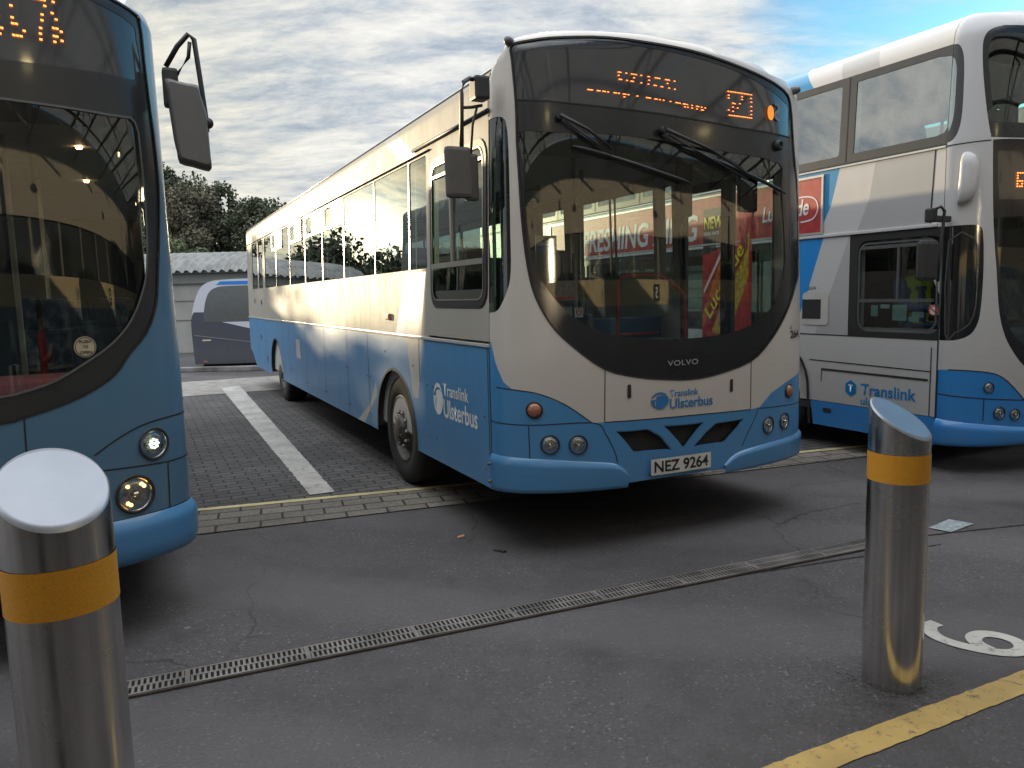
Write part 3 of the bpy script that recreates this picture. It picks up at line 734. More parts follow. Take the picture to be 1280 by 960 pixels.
def swoosh(fn, cx, cy, rx, ry, mat, parent, name='emblem'):
    """round emblem: a disc crossed by two curved bands"""
    b = bmesh.new()
    def poly(pts):
        vs = [b.verts.new(fn(*p)) for p in pts]
        b.faces.new(vs)
    def arcy(x, k): return k
    N_ = 18
    bands = [(-1.0, lambda x: -.02 + .34 * (1 - x * x) + .12 * x, 'low'), ]
    # lower body of the globe, shifted right
    lo = [(math.cos(a), math.sin(a)) for a in np.linspace(R(-118), R(28), 20)]
    top = [(x, .30 + .30 * (1 - ((x - .2) / .9) ** 2)) for x in np.linspace(.88, -.38, 12)]
    poly([(cx + x * rx, cy + y * ry) for x, y in lo + top])
    # thin upper crescent
    up = [(math.cos(a), math.sin(a)) for a in np.linspace(R(38), R(168), 18)]
    dn_ = [(x, .22 + .52 * (1 - ((x - .05) / 1.0) ** 2) ) for x in np.linspace(-.92, .76, 14)]
    poly([(cx + x * rx, cy + y * ry) for x, y in up + dn_])
    # left crescent
    lf = [(math.cos(a), math.sin(a)) for a in np.linspace(R(172), R(236), 12)]
    li = [(-.42 - .16 * math.sin(q), -.78 + .95 * q / 3.14) for q in np.linspace(0, 3.14, 10)]
    poly([(cx + x * rx, cy + y * ry) for x, y in lf + li])
    me = bpy.data.meshes.new(name); b.to_mesh(me); b.free(); return link(name, me, mat, parent)

# ---------------------------------------------------------------- the middle single-decker
SURR = [(-.44, 3.034), (-.281, 3.020), (-.206, 2.985), (-.212, 2.90), (-.232, 2.67), (-.235, 2.45), (-.246, 2.228), (-.258, 2.004), (-.285, 1.755), (-.328, 1.572), (-.418, 1.402), (-.54, 1.275), (-.742, 1.126), (-.96, 1.066), (-1.15, 1.04),
        (-1.35, 1.026), (-1.561, 1.042), (-1.862, 1.107), (-2.046, 1.218), (-2.239, 1.386), (-2.43, 1.598), (-2.54, 1.745), (-2.52, 2.224), (-2.44, 2.427), (-2.40, 2.596), (-2.36, 2.80), (-2.25, 2.885), (-1.811, 2.965), (-1.397, 3.02), (-1.051, 3.035), (-.711, 3.045)]
GLASS = [(-.247, 2.501), (-.262, 2.36), (-.280, 2.077), (-.310, 1.82), (-.340, 1.72), (-.384, 1.631), (-.467, 1.523), (-.591, 1.412), (-.754, 1.341), (-.964, 1.302), (-1.19, 1.284), (-1.454, 1.284), (-1.695, 1.303), (-1.887, 1.347), (-2.049, 1.428),
         (-2.173, 1.555), (-2.243, 1.70), (-2.262, 1.80), (-2.240, 2.05), (-2.216, 2.287), (-2.184, 2.405), (-1.58, 2.443), (-.989, 2.487), (-.489, 2.498)]
def led_rows(S, parent, rows, mat, off=.006, w=.020, h=.009, name='led_display'):
    b = bmesh.new()
    for (t, z) in rows:
        vs = [b.verts.new(S.P(t + a, z + c, off)) for a, c in ((w / 2, -h / 2), (-w / 2, -h / 2 - .001), (-w / 2, h / 2 - .001), (w / 2, h / 2))]
        b.faces.new(vs)
    me = bpy.data.meshes.new(name); b.to_mesh(me); b.free(); return link(name, me, mat, parent)
def wiper(S, parent, piv, elbow, b0, b1, off=.05):
    P = S.P
    o = MB().tube([P(*piv, .0), P(*piv, off)], .022, 14).tube([P(*piv, off), P((piv[0] + elbow[0]) / 2, (piv[1] + elbow[1]) / 2 + .01, off + .02), P(*elbow, off)], [.012, .009, .006], 8) \
        .tube([P(piv[0] - .03, piv[1] - .03, off * .8), P(elbow[0] + .0, elbow[1] - .03, off * .8)], .005, 6).done('wiper_arm', black, parent)
    MB().tube([P(b0[0] + (b1[0] - b0[0]) * k / 12, b0[1] + (b1[1] - b0[1]) * k / 12, .018) for k in range(13)], [.004] + [.012] * 11 + [.004], 6).done('blade', black, o)
def side_parts(S, T, L, cfg): pass

def bus_shell_inner(S, T, L, zfloor, zceil, win_off, win_near, lining_m, rear=True):
    """inside lining with the window openings, floor, ceiling and back wall"""
    t1 = L - .05
    for nm, holes, sgn in (('offside_lining', win_off, 1), ('nearside_lining', win_near, -1)):
        cv = (lambda p: p) if sgn > 0 else (lambda p: [(-S.Sf - t, z) for t, z in p])
        out = cv([(.02, zfloor), (t1, zfloor), (t1, zceil), (.02, zceil)])
        panel(S, nm, out, lining_m, T, holes=[cv(h) for h in holes], off=-.055, flip=True, dt=.4, dz=.4, edge=.2)
    MB().box((S.W / 2, L / 2, zfloor), (S.W - .12, L - .1, .04)).done('floor', plain('bus_floor', (.14, .14, .15), .6), T)
    MB().box((S.W / 2, L / 2 + .05, zceil), (S.W - .18, L - .2, .03)).done('ceiling', plain('bus_ceiling', (.45, .43, .40), .6), T)
    if rear: MB().box((S.W / 2, L - .08, (zfloor + zceil) / 2), (S.W - .12, .04, zceil - zfloor)).done('rear_bulkhead', lining_dark, T)

def make_middle_bus():
    S = Surf(r=.10, top=[(0, 0), (.06, .05), (.12, .10), (.20, .142), (.44, .165), (.71, .18), (1.09, .19), (1.49, .18), (1.83, .14), (2.2, .09), (2.5, .05), (2.66, .02), (2.79, 0)]); L = 11.1
    T = thing('single_decker_bus', 'white and blue single-decker bus in the middle, its front plate reading NEZ 9264', 'bus', yard(0, 0), RZ)
    # ---- front
    blueTopL = [(-.02, 1.30), (-.034, 1.27), (-.066, 1.171), (-.122, 1.062), (-.182, 1.017), (-.27, 1.006), (-.378, .977), (-.503, .917), (-.655, .806), (-.738, .804)]
    blueTopR = [(-1.867, .787), (-1.958, .792), (-2.084, .878), (-2.25, .93), (-2.421, .963), (-2.60, .99), (-S.Sf + .002, 1.02)]
    top_t = [-.003 - (S.Sf - .006) * k / 60 for k in range(61)]
    topedge = [(t, S.ztop(t)) for t in top_t]
    wout = [(-.003, 1.30)] + blueTopL[0:] + blueTopR + topedge[::-1]
    quarter = smoothp([(-.003, 2.60), (-.125, 2.602), (-.168, 2.548), (-.181, 2.358), (-.183, 1.975), (-.183, 1.73), (-.161, 1.615), (-.092, 1.494), (-.003, 1.475)], False, 4)
    quarter = quarter + [(-.003, 1.9), (-.003, 2.3)]
    wq = [(t - .0, z) for t, z in quarter]
    # notch the quarter light out of the white front shell
    wout2 = [(-.003, 1.30)] + blueTopL + blueTopR + topedge[::-1] + [(-.003, 2.60)] + smoothp([(-.003, 2.60), (-.125, 2.602), (-.168, 2.548), (-.181, 2.358), (-.183, 1.975), (-.183, 1.73), (-.161, 1.615), (-.092, 1.494), (-.003, 1.475)], False, 4)[1:]
    surr = [(t, min(z, S.ztop(t) - .062)) for t, z in smoothp(SURR, True, 3)]; gls = smoothp(GLASS, True, 3)
    panel(S, 'front_panel', wout2, white, T, holes=[surr])
    dest = smoothp([(-.30, 3.0), (-.222, 2.95), (-.232, 2.80), (-.240, 2.690), (-.65, 2.657), (-1.18, 2.632), (-1.80, 2.598), (-2.33, 2.590), (-2.35, 2.72), (-2.30, 2.80), (-1.811, 2.93), (-1.397, 2.985), (-1.051, 3.005), (-.711, 3.015)], True, 3)
    panel(S, 'windscreen_surround', surr, dark_gloss, T, holes=[gls, dest], off=-.004)
    panel(S, 'windscreen', gls, wind, T, off=-.008)
    dg = panel(S, 'destination_glass', dest, plain('destination_glass', (.035, .036, .040), .06, coat=1), T, off=-.006)
    ribbon(S, 'surround_seal', surr, .012, rubber, T, off=.003, closed=True)
    merge_ribbons(S, 'header_joint', [[(-.24, 2.688), (-.65, 2.655), (-1.18, 2.630), (-1.80, 2.594), (-2.35, 2.588)]], .008, seam_m, T, .001)
    plain('quarter_black', (.012, .012, .013), .04, coat=1); panel(S, 'quarter_light', quarter, sideg, T, off=-.004)
    # ---- blue lower front
    low = [(-.003, .385), (-.10, .387), (-.446, .40), (-.83, .415), (-1.032, .42), (-1.5, .42), (-1.80, .405), (-2.23, .40), (-2.5, .41), (-S.Sf + .003, .42)]
    gr = [[(-.812, .742), (-1.033, .740), (-1.129, .686), (-1.208, .592), (-.93, .602)], [(-1.148, .747), (-1.462, .741), (-1.299, .592)], [(-1.806, .732), (-1.755, .681), (-1.632, .591), (-1.376, .590), (-1.477, .676), (-1.564, .727)]]
    gr = [smoothp(densify(g, .07), True, 2) for g in gr]
    bl = [(-.003, 1.30)] + blueTopL + blueTopR[:] + [(-S.Sf + .003, .42)] + low[::-1][1:]
    panel(S, 'lower_front', bl, blue, T, holes=gr)
    mesh_m = plain('grille_mesh', (.022, .022, .024), .7, scale=300, var=.9, bmp=.8)
    for g in gr:
        go = panel(S, 'grille', [(a, b) for a, b in g], mesh_m, T, off=-.03)
        ribbon(S, 'grille_lip', g, .014, blue, go, off=-.004, closed=True)
    for pts in ([(-.003, .617), (-.371, .597), (-.693, .563), (-.80, .545), (-.86, .51), (-.884, .472), (-.85, .42)], [(-1.634, .442), (-1.70, .49), (-1.797, .518), (-2.063, .537), (-2.447, .545), (-S.Sf + .003, .55)]):
        # swollen bumper corner standing proud of the lower panel
        pts = smoothp(pts, False, 5); b = bmesh.new(); rows = []
        for t, z in pts:
            zb = .392; row = []
            for k in range(9):
                f = k / 8; o_ = .020 * math.sin(min(1, f * 8) * math.pi / 2) if f < .2 else .020 - .006 * ((f - .2) / .8) ** 2
                row.append(b.verts.new(S.P(t, z + (zb - z) * f, .001 + o_ * min(1, (z - zb) / .08))))
            row.append(b.verts.new(S.P(t, zb - .012, -.03)))
            rows.append(row)
        for p, q in zip(rows, rows[1:]):
            for k in range(9): b.faces.new((p[k], q[k], q[k + 1], p[k + 1])).smooth = True
        bmesh.ops.recalc_face_normals(b, faces=b.faces); me = bpy.data.meshes.new('bumper_corner'); b.to_mesh(me); b.free(); link('bumper_corner', me, blue, T)
    merge_ribbons(S, 'panel_gap', [[(-.744, 1.118), (-.738, .806)], [(-1.869, 1.103), (-1.867, .79)], [(-.738, .804), (-1.35, .796), (-1.867, .786)],
        smoothp([(-.003, .817), (-.273, .806), (-.663, .806), (-.746, .728), (-.805, .61), (-.82, .55)], False, 4), [(-.273, .80), (-.277, .60)], smoothp([(-1.945, .785), (-1.895, .701), (-1.79, .55)], False, 4), [(-1.95, .785), (-2.379, .765), (-2.7, .76)],
        smoothp([(-.066, 1.03), (-.27, 1.008), (-.378, .979), (-.503, .919), (-.655, .808)], False, 3)], .006, seam_m, T, .0015)
    for t, z, r, k in ((-.310, .896, .043, 'indicator'), (-.399, .687, .050, 'plain'), (-.569, .679, .050, 'plain'), (-2.306, .868, .043, 'indicator'), (-2.050, .661, .050, 'plain'), (-2.248, .664, .050, 'plain')):
        lamp(S, T, 'indicator' if k == 'indicator' else 'headlight', t, z, r, k)
    for t, z in ((-.902, .982), (-1.689, .960)): panel(S, 'hatch_catch', rrect(t - .013, z - .042, t + .013, z + .042, .01), black, T, off=.004)
    pl = panel(S, 'number_plate', rrect(-1.497, .449, -1.037, .551, .006), plain('plate_white', (.62, .61, .58), .4), T, off=.028)
    F_ = lambda off: (lambda x, y: S.P(-x, y, off))
    place_text('plate_lettering', 'NEZ 9264', F_(.030), 1.060, .464, .414, .073, letter_black, pl, bold=.02)
    MB().tube([S.P(-1.497, .449, .014), S.P(-1.037, .449, .014)], .006).done('plate_holder', black, pl)
    place_text('maker_lettering', 'VOLVO', F_(.003), 1.176, 1.118, .235, .034, plain('grey_lettering', (.30, .30, .30), .4), T, bold=.018, sp=1.1)
    a = place_text('operator_lettering', 'Translink', F_(.004), 1.192, .925, .222, .042, letter_blue, T, bold=.012)
    c = place_text('operator_lettering', 'Ulsterbus', F_(.004), 1.192, .850, .338, .064, letter_blue, T, bold=.018)
    join_into('operator_lettering', [a, c], T)
    swoosh(F_(.004), 1.118, .908, .066, .053, letter_blue, T)
    place_text('fleet_number', '264', F_(.004), 2.318, 1.232, .16, .056, letter_black, T, bold=.018)
    place_text('fleet_code', 'LB', F_(.004), 2.306, 1.298, .035, .022, letter_black, T, bold=.0)
    # destination display
    rows = []
    F1x = lambda x: -.869 - (x - 527) * (.390 / 213); 
    for k, x in enumerate((527, 534, 555, 575, 583, 591, 610, 637, 640, 665, 673, 680, 705, 712, 718, 740)): rows.append((F1x(x), 2.848 - .020 * (x - 527) / 213))
    for x in (530, 536, 557, 573, 579, 610, 637, 660, 666, 687, 691, 718, 741): rows.append((F1x(x), 2.808 - .027 * (x - 530) / 211))
    for x in (527, 583, 640, 712): rows.append((F1x(x), 2.829 - .022 * (x - 527) / 213))
    F2x = lambda x: -.673 - (x - 412) * (.818 / 443); F2z = lambda x: 2.736 - .049 * (x - 412) / 443
    for x in (412, 419, 425, 444, 450, 463, 469, 480, 502, 508, 518, 535, 541, 552, 585, 620, 627, 633, 652, 658, 670, 685, 712, 735, 741, 750, 765, 771, 780, 800, 820, 826, 840, 855): rows.append((F2x(x), F2z(x) + .004))
    for x in (537, 770, 782, 800, 820, 840, 846): rows.append((F2x(x), F2z(x) - .012))
    led_rows(S, dg, rows, amber_led, w=.012, h=.0045, off=.003)
    rows = []
    for k in range(11): rows.append((-1.681 - .0205 * k, 2.808)); rows.append((-1.690 - .0195 * k, 2.664))
    for t, z in ((-1.683, 2.785), (-1.683, 2.768), (-1.80, 2.787), (-1.80, 2.770), (-1.883, 2.785), (-1.886, 2.762), (-1.72, 2.740), (-1.735, 2.738), (-1.78, 2.742), (-1.885, 2.735), (-1.72, 2.716), (-1.76, 2.714), (-1.885, 2.708), (-1.683, 2.695), (-1.72, 2.69), (-1.884, 2.685)): rows.append((t, z))
    led_rows(S, dg, rows, amber_led, w=.015, h=.0045, off=.003)
    panel(S, 'orange_reflection', circle(-2.079, 2.716, .036, .047), orange_m, dg, off=.006)  # painted reflection: orange disc on the glass in place of a mirrored light
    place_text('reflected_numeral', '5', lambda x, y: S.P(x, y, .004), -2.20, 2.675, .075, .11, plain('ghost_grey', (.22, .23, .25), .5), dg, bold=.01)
    wiper(S, T, (-.491, 2.585), (-.795, 2.40), (-.566, 2.42), (-1.367, 2.226)); wiper(S, T, (-1.156, 2.530), (-1.80, 2.30), (-1.30, 2.44), (-2.233, 2.205))
    for t, z in ((-2.163, 2.517),): MB().lathe([(.035, 0), (.035, .02), (.02, .03), (.018, .012), (0, .012)], S.nrm(t, z), 20, S.P(t, z)).done('camera_pod', black, T)
    for t, z in ((-.19, 3.035), (-2.42, 2.93)): MB().lathe([(.028, -.01), (.027, .02), (.018, .045), (0, .05)], (S.nrm(t, z - .1)), 16, S.P(t, z - .02)).done('marker_light', plain('marker_grey', (.12, .12, .12), .4), T)
    roof(S, T, L, white)
    # ---- offside
    arches = [(1.96, .55), (8.10, .55)]
    # upper cove panel, cream white with a pale silver swoosh
    cove = [(.002, 2.62), (L, 2.62), (L, S.zt), (.002, S.zt)]
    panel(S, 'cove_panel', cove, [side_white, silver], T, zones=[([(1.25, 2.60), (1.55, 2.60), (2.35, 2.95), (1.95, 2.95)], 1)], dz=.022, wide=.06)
    merge_ribbons(S, 'gutter', [[(.002, S.zt - .012), (L, S.zt - .012)], [(.0, 2.905), (.0, 2.62)]], .012, seam_m, T, .003)
    MB().tube([S.P(.0, 2.895, .006), S.P(L, 2.895, .006)], .008, 6).done('gutter_rail', alu, T)
    MB().tube([S.P(-.02, 2.655, .012), S.P(1.35, 2.655, .012)], .012, 6).tube([S.P(1.0, 2.607, .006), S.P(L, 2.607, .006)], .007, 6).done('window_rail', black, T)
    # window band: pillars and rail are one frame panel with the openings cut out
    wins = [(1.09, 1.47), (1.50, 2.43), (2.45, 3.55), (3.58, 4.55), (4.58, 5.55), (5.58, 6.6), (6.64, 7.75), (7.80, 8.9), (9.15, 9.6), (9.75, 10.4)]
    holes = [rrect(a, 1.785, b, 2.585, .02, 2) for a, b in wins]; dwin = rrect(.05, 1.53, .985, 2.50, .10)
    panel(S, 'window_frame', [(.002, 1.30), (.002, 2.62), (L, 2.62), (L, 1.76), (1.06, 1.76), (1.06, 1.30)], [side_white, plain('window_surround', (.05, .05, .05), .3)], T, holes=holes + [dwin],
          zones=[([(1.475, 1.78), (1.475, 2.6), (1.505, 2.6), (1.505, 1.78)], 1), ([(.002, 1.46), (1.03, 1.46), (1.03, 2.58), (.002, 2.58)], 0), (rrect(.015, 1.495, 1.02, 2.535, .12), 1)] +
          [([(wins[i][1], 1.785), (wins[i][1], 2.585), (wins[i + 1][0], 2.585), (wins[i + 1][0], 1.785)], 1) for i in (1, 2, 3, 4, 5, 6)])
    for a, b in wins: panel(S, 'side_window', [(a - .006, 1.78), (b + .006, 1.78), (b + .006, 2.59), (a - .006, 2.59)], sideg, T, off=-.006, dt=.5, dz=.5)
    merge_ribbons(S, 'rear_grille_gap', [[(9.05, 1.80), (9.05, 2.58)], [(10.5, 1.80), (10.5, 2.58)]], .01, seam_m, T, .003)
    # opening hoppers with pale frames
    hopm = plain('hopper_frame', (.52, .50, .45), .35, .3)
    for i, (a, b) in enumerate(((3.60, 4.45), (4.60, 5.50), (5.75, 6.55), (7.2, 8.1))):
        f = panel(S, 'hopper_window', rrect(a, 2.33, b, 2.59, .02, 2), hopm, T, holes=[rrect(a + .03, 2.36, (a + b) / 2 - .015, 2.56, .01, 2), rrect((a + b) / 2 + .015, 2.36, b - .03, 2.56, .01, 2)], off=.008, dt=.4, dz=.3)
        k_ = plain('dark_opening', (.02, .02, .02), .5)
        panel(S, 'vent_opening', [(a + .02, 2.35), ((a + b) / 2, 2.35), ((a + b) / 2, 2.57), (a + .02, 2.57)], k_, f, off=.002, dt=.4, dz=.3)
    # driver's window: black frame, lower fixed pane and sliding pair
    ribbon(S, 'driver_window_seal', dwin, .045, black, T, off=.006, closed=True)
    ribbon(S, 'driver_window_chrome', rrect(.075, 1.555, .96, 2.475, .085), .008, alu, T, off=.010, closed=True)
    dw = panel(S, 'driver_window', dwin, sideg, T, off=-.004, dt=.5, dz=.5)
    MB().box(S.P(.52, 1.79, .004), (.02, .90, .035)).box(S.P(.60, 2.13, .004), (.018, .03, .66)).box(S.P(.52, 2.40, .004), (.016, .86, .02)).done('window_bars', plain('window_bar', (.33, .32, .30), .4, .5), dw)
    # waist and skirt
    stripe = [(1.30, 1.77), (1.60, 1.77), (1.875, 1.27), (1.60, 1.27)]
    stripe2 = [(1.12, 1.77), (1.30, 1.77), (1.60, 1.27), (1.25, 1.27)]
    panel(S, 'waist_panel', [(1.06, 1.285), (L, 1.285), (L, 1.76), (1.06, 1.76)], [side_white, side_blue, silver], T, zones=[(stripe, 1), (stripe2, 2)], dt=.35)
    panel(S, 'skirt_panel', skirt_outline(.002, L - .75, .385, 1.265, arches) , [side_blue, silver], T,
          zones=[([(1.22, 1.27), (1.60, 1.27), (1.47, .80), (1.36, .80), (1.30, .95)], 1), ([(2.51, .70), (2.51, .84), (2.75, .60), (3.25, .37), (3.0, .37)], 1)], dt=.3)
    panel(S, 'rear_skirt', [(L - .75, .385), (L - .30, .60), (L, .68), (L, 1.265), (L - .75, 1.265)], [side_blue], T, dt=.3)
    MB().box(S.P(L / 2, 1.275, .003), (.014, L, .022), bev=.004).done('waist_trim', plain('trim_pale', (.62, .61, .58), .3, .3), T)
    merge_ribbons(S, 'skirt_gap', [[(x, 1.262), (x, .40)] for x in (.003, 2.75, 3.55, 4.6, 5.7, 6.9, 7.40, 9.1, 10.0)] + [[(1.30, 1.26), (1.30, .93)], [(.03, 1.26), (.03, .40)]], .008, seam_m, T, .002)
    merge_ribbons(S, 'wheel_arch_lip', [arch_edge(u, r, .385) for u, r in arches], .020, black, T, .004)
    rv = MB()
    for x, z in ((.10, .50), (.10, .83), (.98, .55), (1.12, .55), (1.02, .93), (1.14, .93), (2.70, .86), (2.80, .86), (2.70, .50), (2.80, .50), (3.50, .88), (3.60, .88), (3.5, .5), (3.6, .5), (4.55, .52), (4.65, .52), (5.65, .52), (5.75, .52), (4.55, .9), (4.65, .9), (2.2, 1.12), (1.45, 1.05), (6.85, .6), (7.45, .6), (9.0, .9), (9.2, .9), (10.1, .8)):
        rv.lathe([(.009, 0), (.008, .004), (0, .006)], (-1, 0, 0), 10, S.P(x, z))
    for t_, z in ((-.03, .56), (-.03, .45)): rv.lathe([(.010, .03), (.009, .05), (0, .052)], S.nrm(t_, z), 10, S.P(t_, z))
    rv.done('rivets', rivet_m, T)
    MB().box(S.P(2.03, 1.42, .012), (.03, .085, .055), bev=.01).done('side_marker', plain('marker_amber', (.55, .18, .07), .3, coat=.5), T)
    for x, z in ((7.6, 1.50), (9.4, 1.55), (10.2, 1.57), (9.6, .95), (9.0, .62)): panel(S, 'vent_slot', rrect(x - .05, z - .04, x + .05, z + .04, .01, 2), black, T, off=.003, dt=.3)
    panel(S, 'fuel_flap', rrect(6.05, .80, 6.35, 1.05, .02, 2), plain('flap', (.42, .45, .47), .4), T, off=.004, dt=.3)
    G_ = lambda off: (lambda x, y: S.P(1.04 - x, y, off))
    a = place_text('side_lettering', 'Translink', G_(.003), .235, .885, .46, .088, letter_white, T, bold=.012); c = place_text('side_lettering', 'Ulsterbus', G_(.003), .235, .730, .60, .13, letter_white, T, bold=.018)
    join_into('side_lettering', [a, c], T); swoosh(G_(.003), .13, .85, .095, .115, letter_white, T)
    for u, r in arches: wheel_well(T, S, u, r, .012)
    wheel(T, .065, 1.96, .47); wheel(T, .10, 8.10, .47, nuts=10)
    wheel(T, S.W - .065, 1.96, .47, side=1); wheel(T, S.W - .10, 8.10, .47, side=1)
    # ---- nearside: doors and windows you see through the windscreen
    nh = [(1.31, 1.47), (1.58, 2.26), (2.30, 2.92), (3.20, 4.10), (4.22, 5.3), (5.4, 6.5), (6.6, 7.7), (7.8, 8.9), (9.1, 10.2)]
    cv = lambda p: [(-S.Sf - t, z) for t, z in p]
    door = [(.08, .42), (1.24, .42), (1.24, 2.47), (.08, 2.47)]
    nhh = [rrect(a, 1.74, b, 2.50, .03, 2) for a, b in nh]
    no = [(.002, 1.02), (.002, .42), (.08, .42), (.08, 2.47), (1.24, 2.47), (1.24, .42)] + skirt_outline(1.24, L, .385, 1.26, arches)[2:-1] + [(L, S.zt), (.002, S.zt)]
    panel(S, 'nearside_panel', cv(no), [side_white], T, holes=[cv(h) for h in nhh], dt=.35)
    for a, b in nh: panel(S, 'side_window', cv([(a, 1.72), (b, 1.72), (b, 2.52), (a, 2.52)]), glass('clear_side_glass', (.66, .78, .74), 1.5, base=.03) if 'clear_side_glass' not in MATS else MATS['clear_side_glass'], T, off=-.006, dt=.5, dz=.5)
    for u0, u1 in ((.09, .645), (.655, 1.23)):
        d = MB()
        for x in (u0 + .03, u1 - .03): d.box((S.W - .03, x, 1.45), (.04, .06, 2.04))
        for z in (.46, 2.43): d.box((S.W - .03, (u0 + u1) / 2, z), (.04, u1 - u0, .07))
        do = d.done('door', black, T)
        flat(lambda y, z: (S.W - .03, y, z), [(u0 + .05, .5), (u1 - .05, .5), (u1 - .05, 2.4), (u0 + .05, 2.4)], 'door_glass', MATS['clear_side_glass'], do)
        strut(do, 'door_handle', [(S.W - .09, (u0 + u1) / 2 + .22, 2.15), (S.W - .11, (u0 + u1) / 2 + .22, 2.05), (S.W - .11, (u0 + u1) / 2 + .22, 1.9), (S.W - .09, (u0 + u1) / 2 + .22, 1.8)], .013, black)
    # ---- rear end
    MB().box((S.W / 2, L + .01, 1.75), (S.W - .10, .05, 2.2), bev=.02).done('rear_panel', side_white, T)
    MB().box((S.W / 2, L - .4, .62), (S.W - .16, .8, .3)).done('engine_tray', black, T)
    MB().box((S.W / 2, L / 2 - .4, .42), (S.W - .75, L - 2.2, .10)).done('underframe', plain('underframe', (.02, .02, .02), .9), T)
    # ---- interior
    win_off = [[(a, 1.785), (b, 1.785), (b, 2.55), (a, 2.55)] for a, b in wins] + [[(.05, 1.53), (.985, 1.53), (.985, 2.5), (.05, 2.5)]]
    win_near = [[(a, 1.74), (b, 1.74), (b, 2.50), (a, 2.50)] for a, b in nh] + [[(.10, .47), (1.22, .47), (1.22, 2.45), (.10, 2.45)]]
    bus_shell_inner(S, T, L, .47, 2.62, win_off, win_near, lining)
    MB().box((S.W / 2, .36, 2.575), (S.W - .5, .50, .08), bev=.03).box((S.W / 2, .05, 2.66), (S.W - .5, .3, .10), bev=.03).done('header_box', plain('header_grey', (.15, .145, .135), .6), T)
    # dashboard follows the windscreen
    d = bmesh.new(); rows = []
    for k in range(31):
        t = -.22 - 2.3 * k / 30; p = S.P(t, 1.2, -.05)
        zt_ = 1.24 if t > -1.55 else 1.24 - .5 * min(1, (-1.55 - t) / .25)
        rows.append([d.verts.new(c) for c in ((p.x, p.y, .5), (p.x, p.y, zt_ - .03), (p.x, p.y + .03, zt_), (p.x, max(p.y + .32, .10), zt_ + .02), (p.x, max(p.y + .34, .12), .5))])
    for p, q in zip(rows, rows[1:]):
        for k in range(4): d.faces.new((p[k], p[k + 1], q[k + 1], q[k])).smooth = k > 0
    me = bpy.data.meshes.new('dashboard'); d.to_mesh(me); d.free(); link('dashboard', me, plain('dash_plastic', (.045, .045, .047), .65), T)
    sw = MB()
    c0 = Vector((.62, .22, 1.33)); ang = R(28); a1 = Vector((1, 0, 0)); a2 = Vector((0, math.cos(ang), math.sin(ang)))
    sw.tube([c0 + (a1 * math.cos(2 * math.pi * k / 28) + a2 * math.sin(2 * math.pi * k / 28)) * .215 for k in range(29)], .015, 8, caps=False)
    sw.tube([c0 - a1 * .2, c0 + a1 * .2], .012).tube([c0, c0 - a2 * .2], .012).tube([c0, c0 + Vector((0, -.12, -.2))], .03); sw.done('steering_wheel', black, T)
    ds = seat(T, .62, .72, .68, .48); ds.name = 'driver_seat'
    # cab partition with notices
    cab = MB().box((.60, 1.12, 1.16), (1.02, .05, 1.38), bev=.015).box((1.10, .85, .95), (.04, .55, .95), bev=.015).box((.80, 1.10, 2.02), (.36, .04, .40), bev=.02).done('cab_partition', plain('cab_grey', (.105, .095, .088), .6, var=.25), T)
    def card(par, x, y, z, w, h, mat, name, tilt=0):
        return MB().box((x, y, z), (w, .004, h), rx=tilt).done(name, mat, par)
    # fittings facing forward on the partition, and behind the windscreen
    n1 = card(T, .745, .62, 1.93, .17, .12, paper, 'notice'); card(n1, .745, .617, 1.895, .166, .05, plain('notice_blue', (.03, .10, .30), .5), 'notice_band')
    MB().lathe([(0, .001), (.026, .001), (.027, 0)], (0, -1, 0), 20, (.745, .6175, 1.955)).done('notice_symbol', MATS['notice_blue'], n1)
    tm = MB().box((.78, .66, 1.50), (.30, .09, .78), bev=.03).done('ticket_machine', plain('machine_grey', (.075, .072, .072), .5), T)
    n2 = card(T, .82, .55, 1.60, .22, .14, plain('poster_grey', (.26, .27, .27), .6, scale=40, var=.5), 'notice'); card(n2, .82, .547, 1.545, .22, .02, redp, 'notice_band')
    card(T, .86, .54, 1.44, .085, .085, plain('sticker_green', (.25, .32, .25), .6), 'sticker'); n3 = card(T, .96, .54, 1.44, .07, .07, paper, 'sticker')
    k_ = MB(); k_.lathe([(.020, .004), (.026, .004), (.026, .003), (.020, .003)], (0, -1, 0), 20, (.96, .54, 1.445)); k_.box((.96, .537, 1.445), (.045, .002, .005), 0); k_.done('no_smoking_ring', redp, n3)
    # passenger seats, two by two
    for k, u in enumerate([1.75 + .78 * q for q in range(11)]):
        zf = .62 if u < 6.5 else .72
        for v in (.33, .78, S.W - .78, S.W - .33):
            if v > 1.3 and u < 2.2: continue
            seat(T, v, u, zf + .36)
    for v, u in ((.98, 2.0), (1.62, 2.35), (.98, 3.6), (1.62, 4.3), (.98, 5.3), (1.62, 6.2), (1.55, 1.45), (1.18, .95)): strut(T, 'pole', [(v, u, .49), (v, u, 2.61)], .017, polem)
    strut(T, 'hand_rail', [(.99, 1.2, 2.4), (.99, 9.5, 2.4)], .015, polem); strut(T, 'hand_rail', [(1.5, 1.4, 2.4), (1.5, 9.5, 2.4)], .015, polem)
    strut(T, 'door_rail', [(1.30, .55, 1.25), (1.30, .55, 1.66), (1.34, .55, 1.70), (1.62, .50, 1.70), (1.70, .46, 1.66), (1.80, .40, 1.55), (1.80, .40, .9)], .016, redp)
    strut(T, 'door_rail', [(1.55, 1.45, 1.2), (2.35, 1.45, 1.2)], .016, redp)
    MB().box((2.0, 1.5, .95), (.8, .04, .8), bev=.01).done('modesty_panel', interior_blue, T)
    MB().box((2.05, .02, 2.25), (.16, .05, .26), bev=.02).done('interior_mirror', black, T)
    MB().box((1.52, .06, 2.28), (.13, .04, .40), bev=.02).done('sun_visor', black, T)
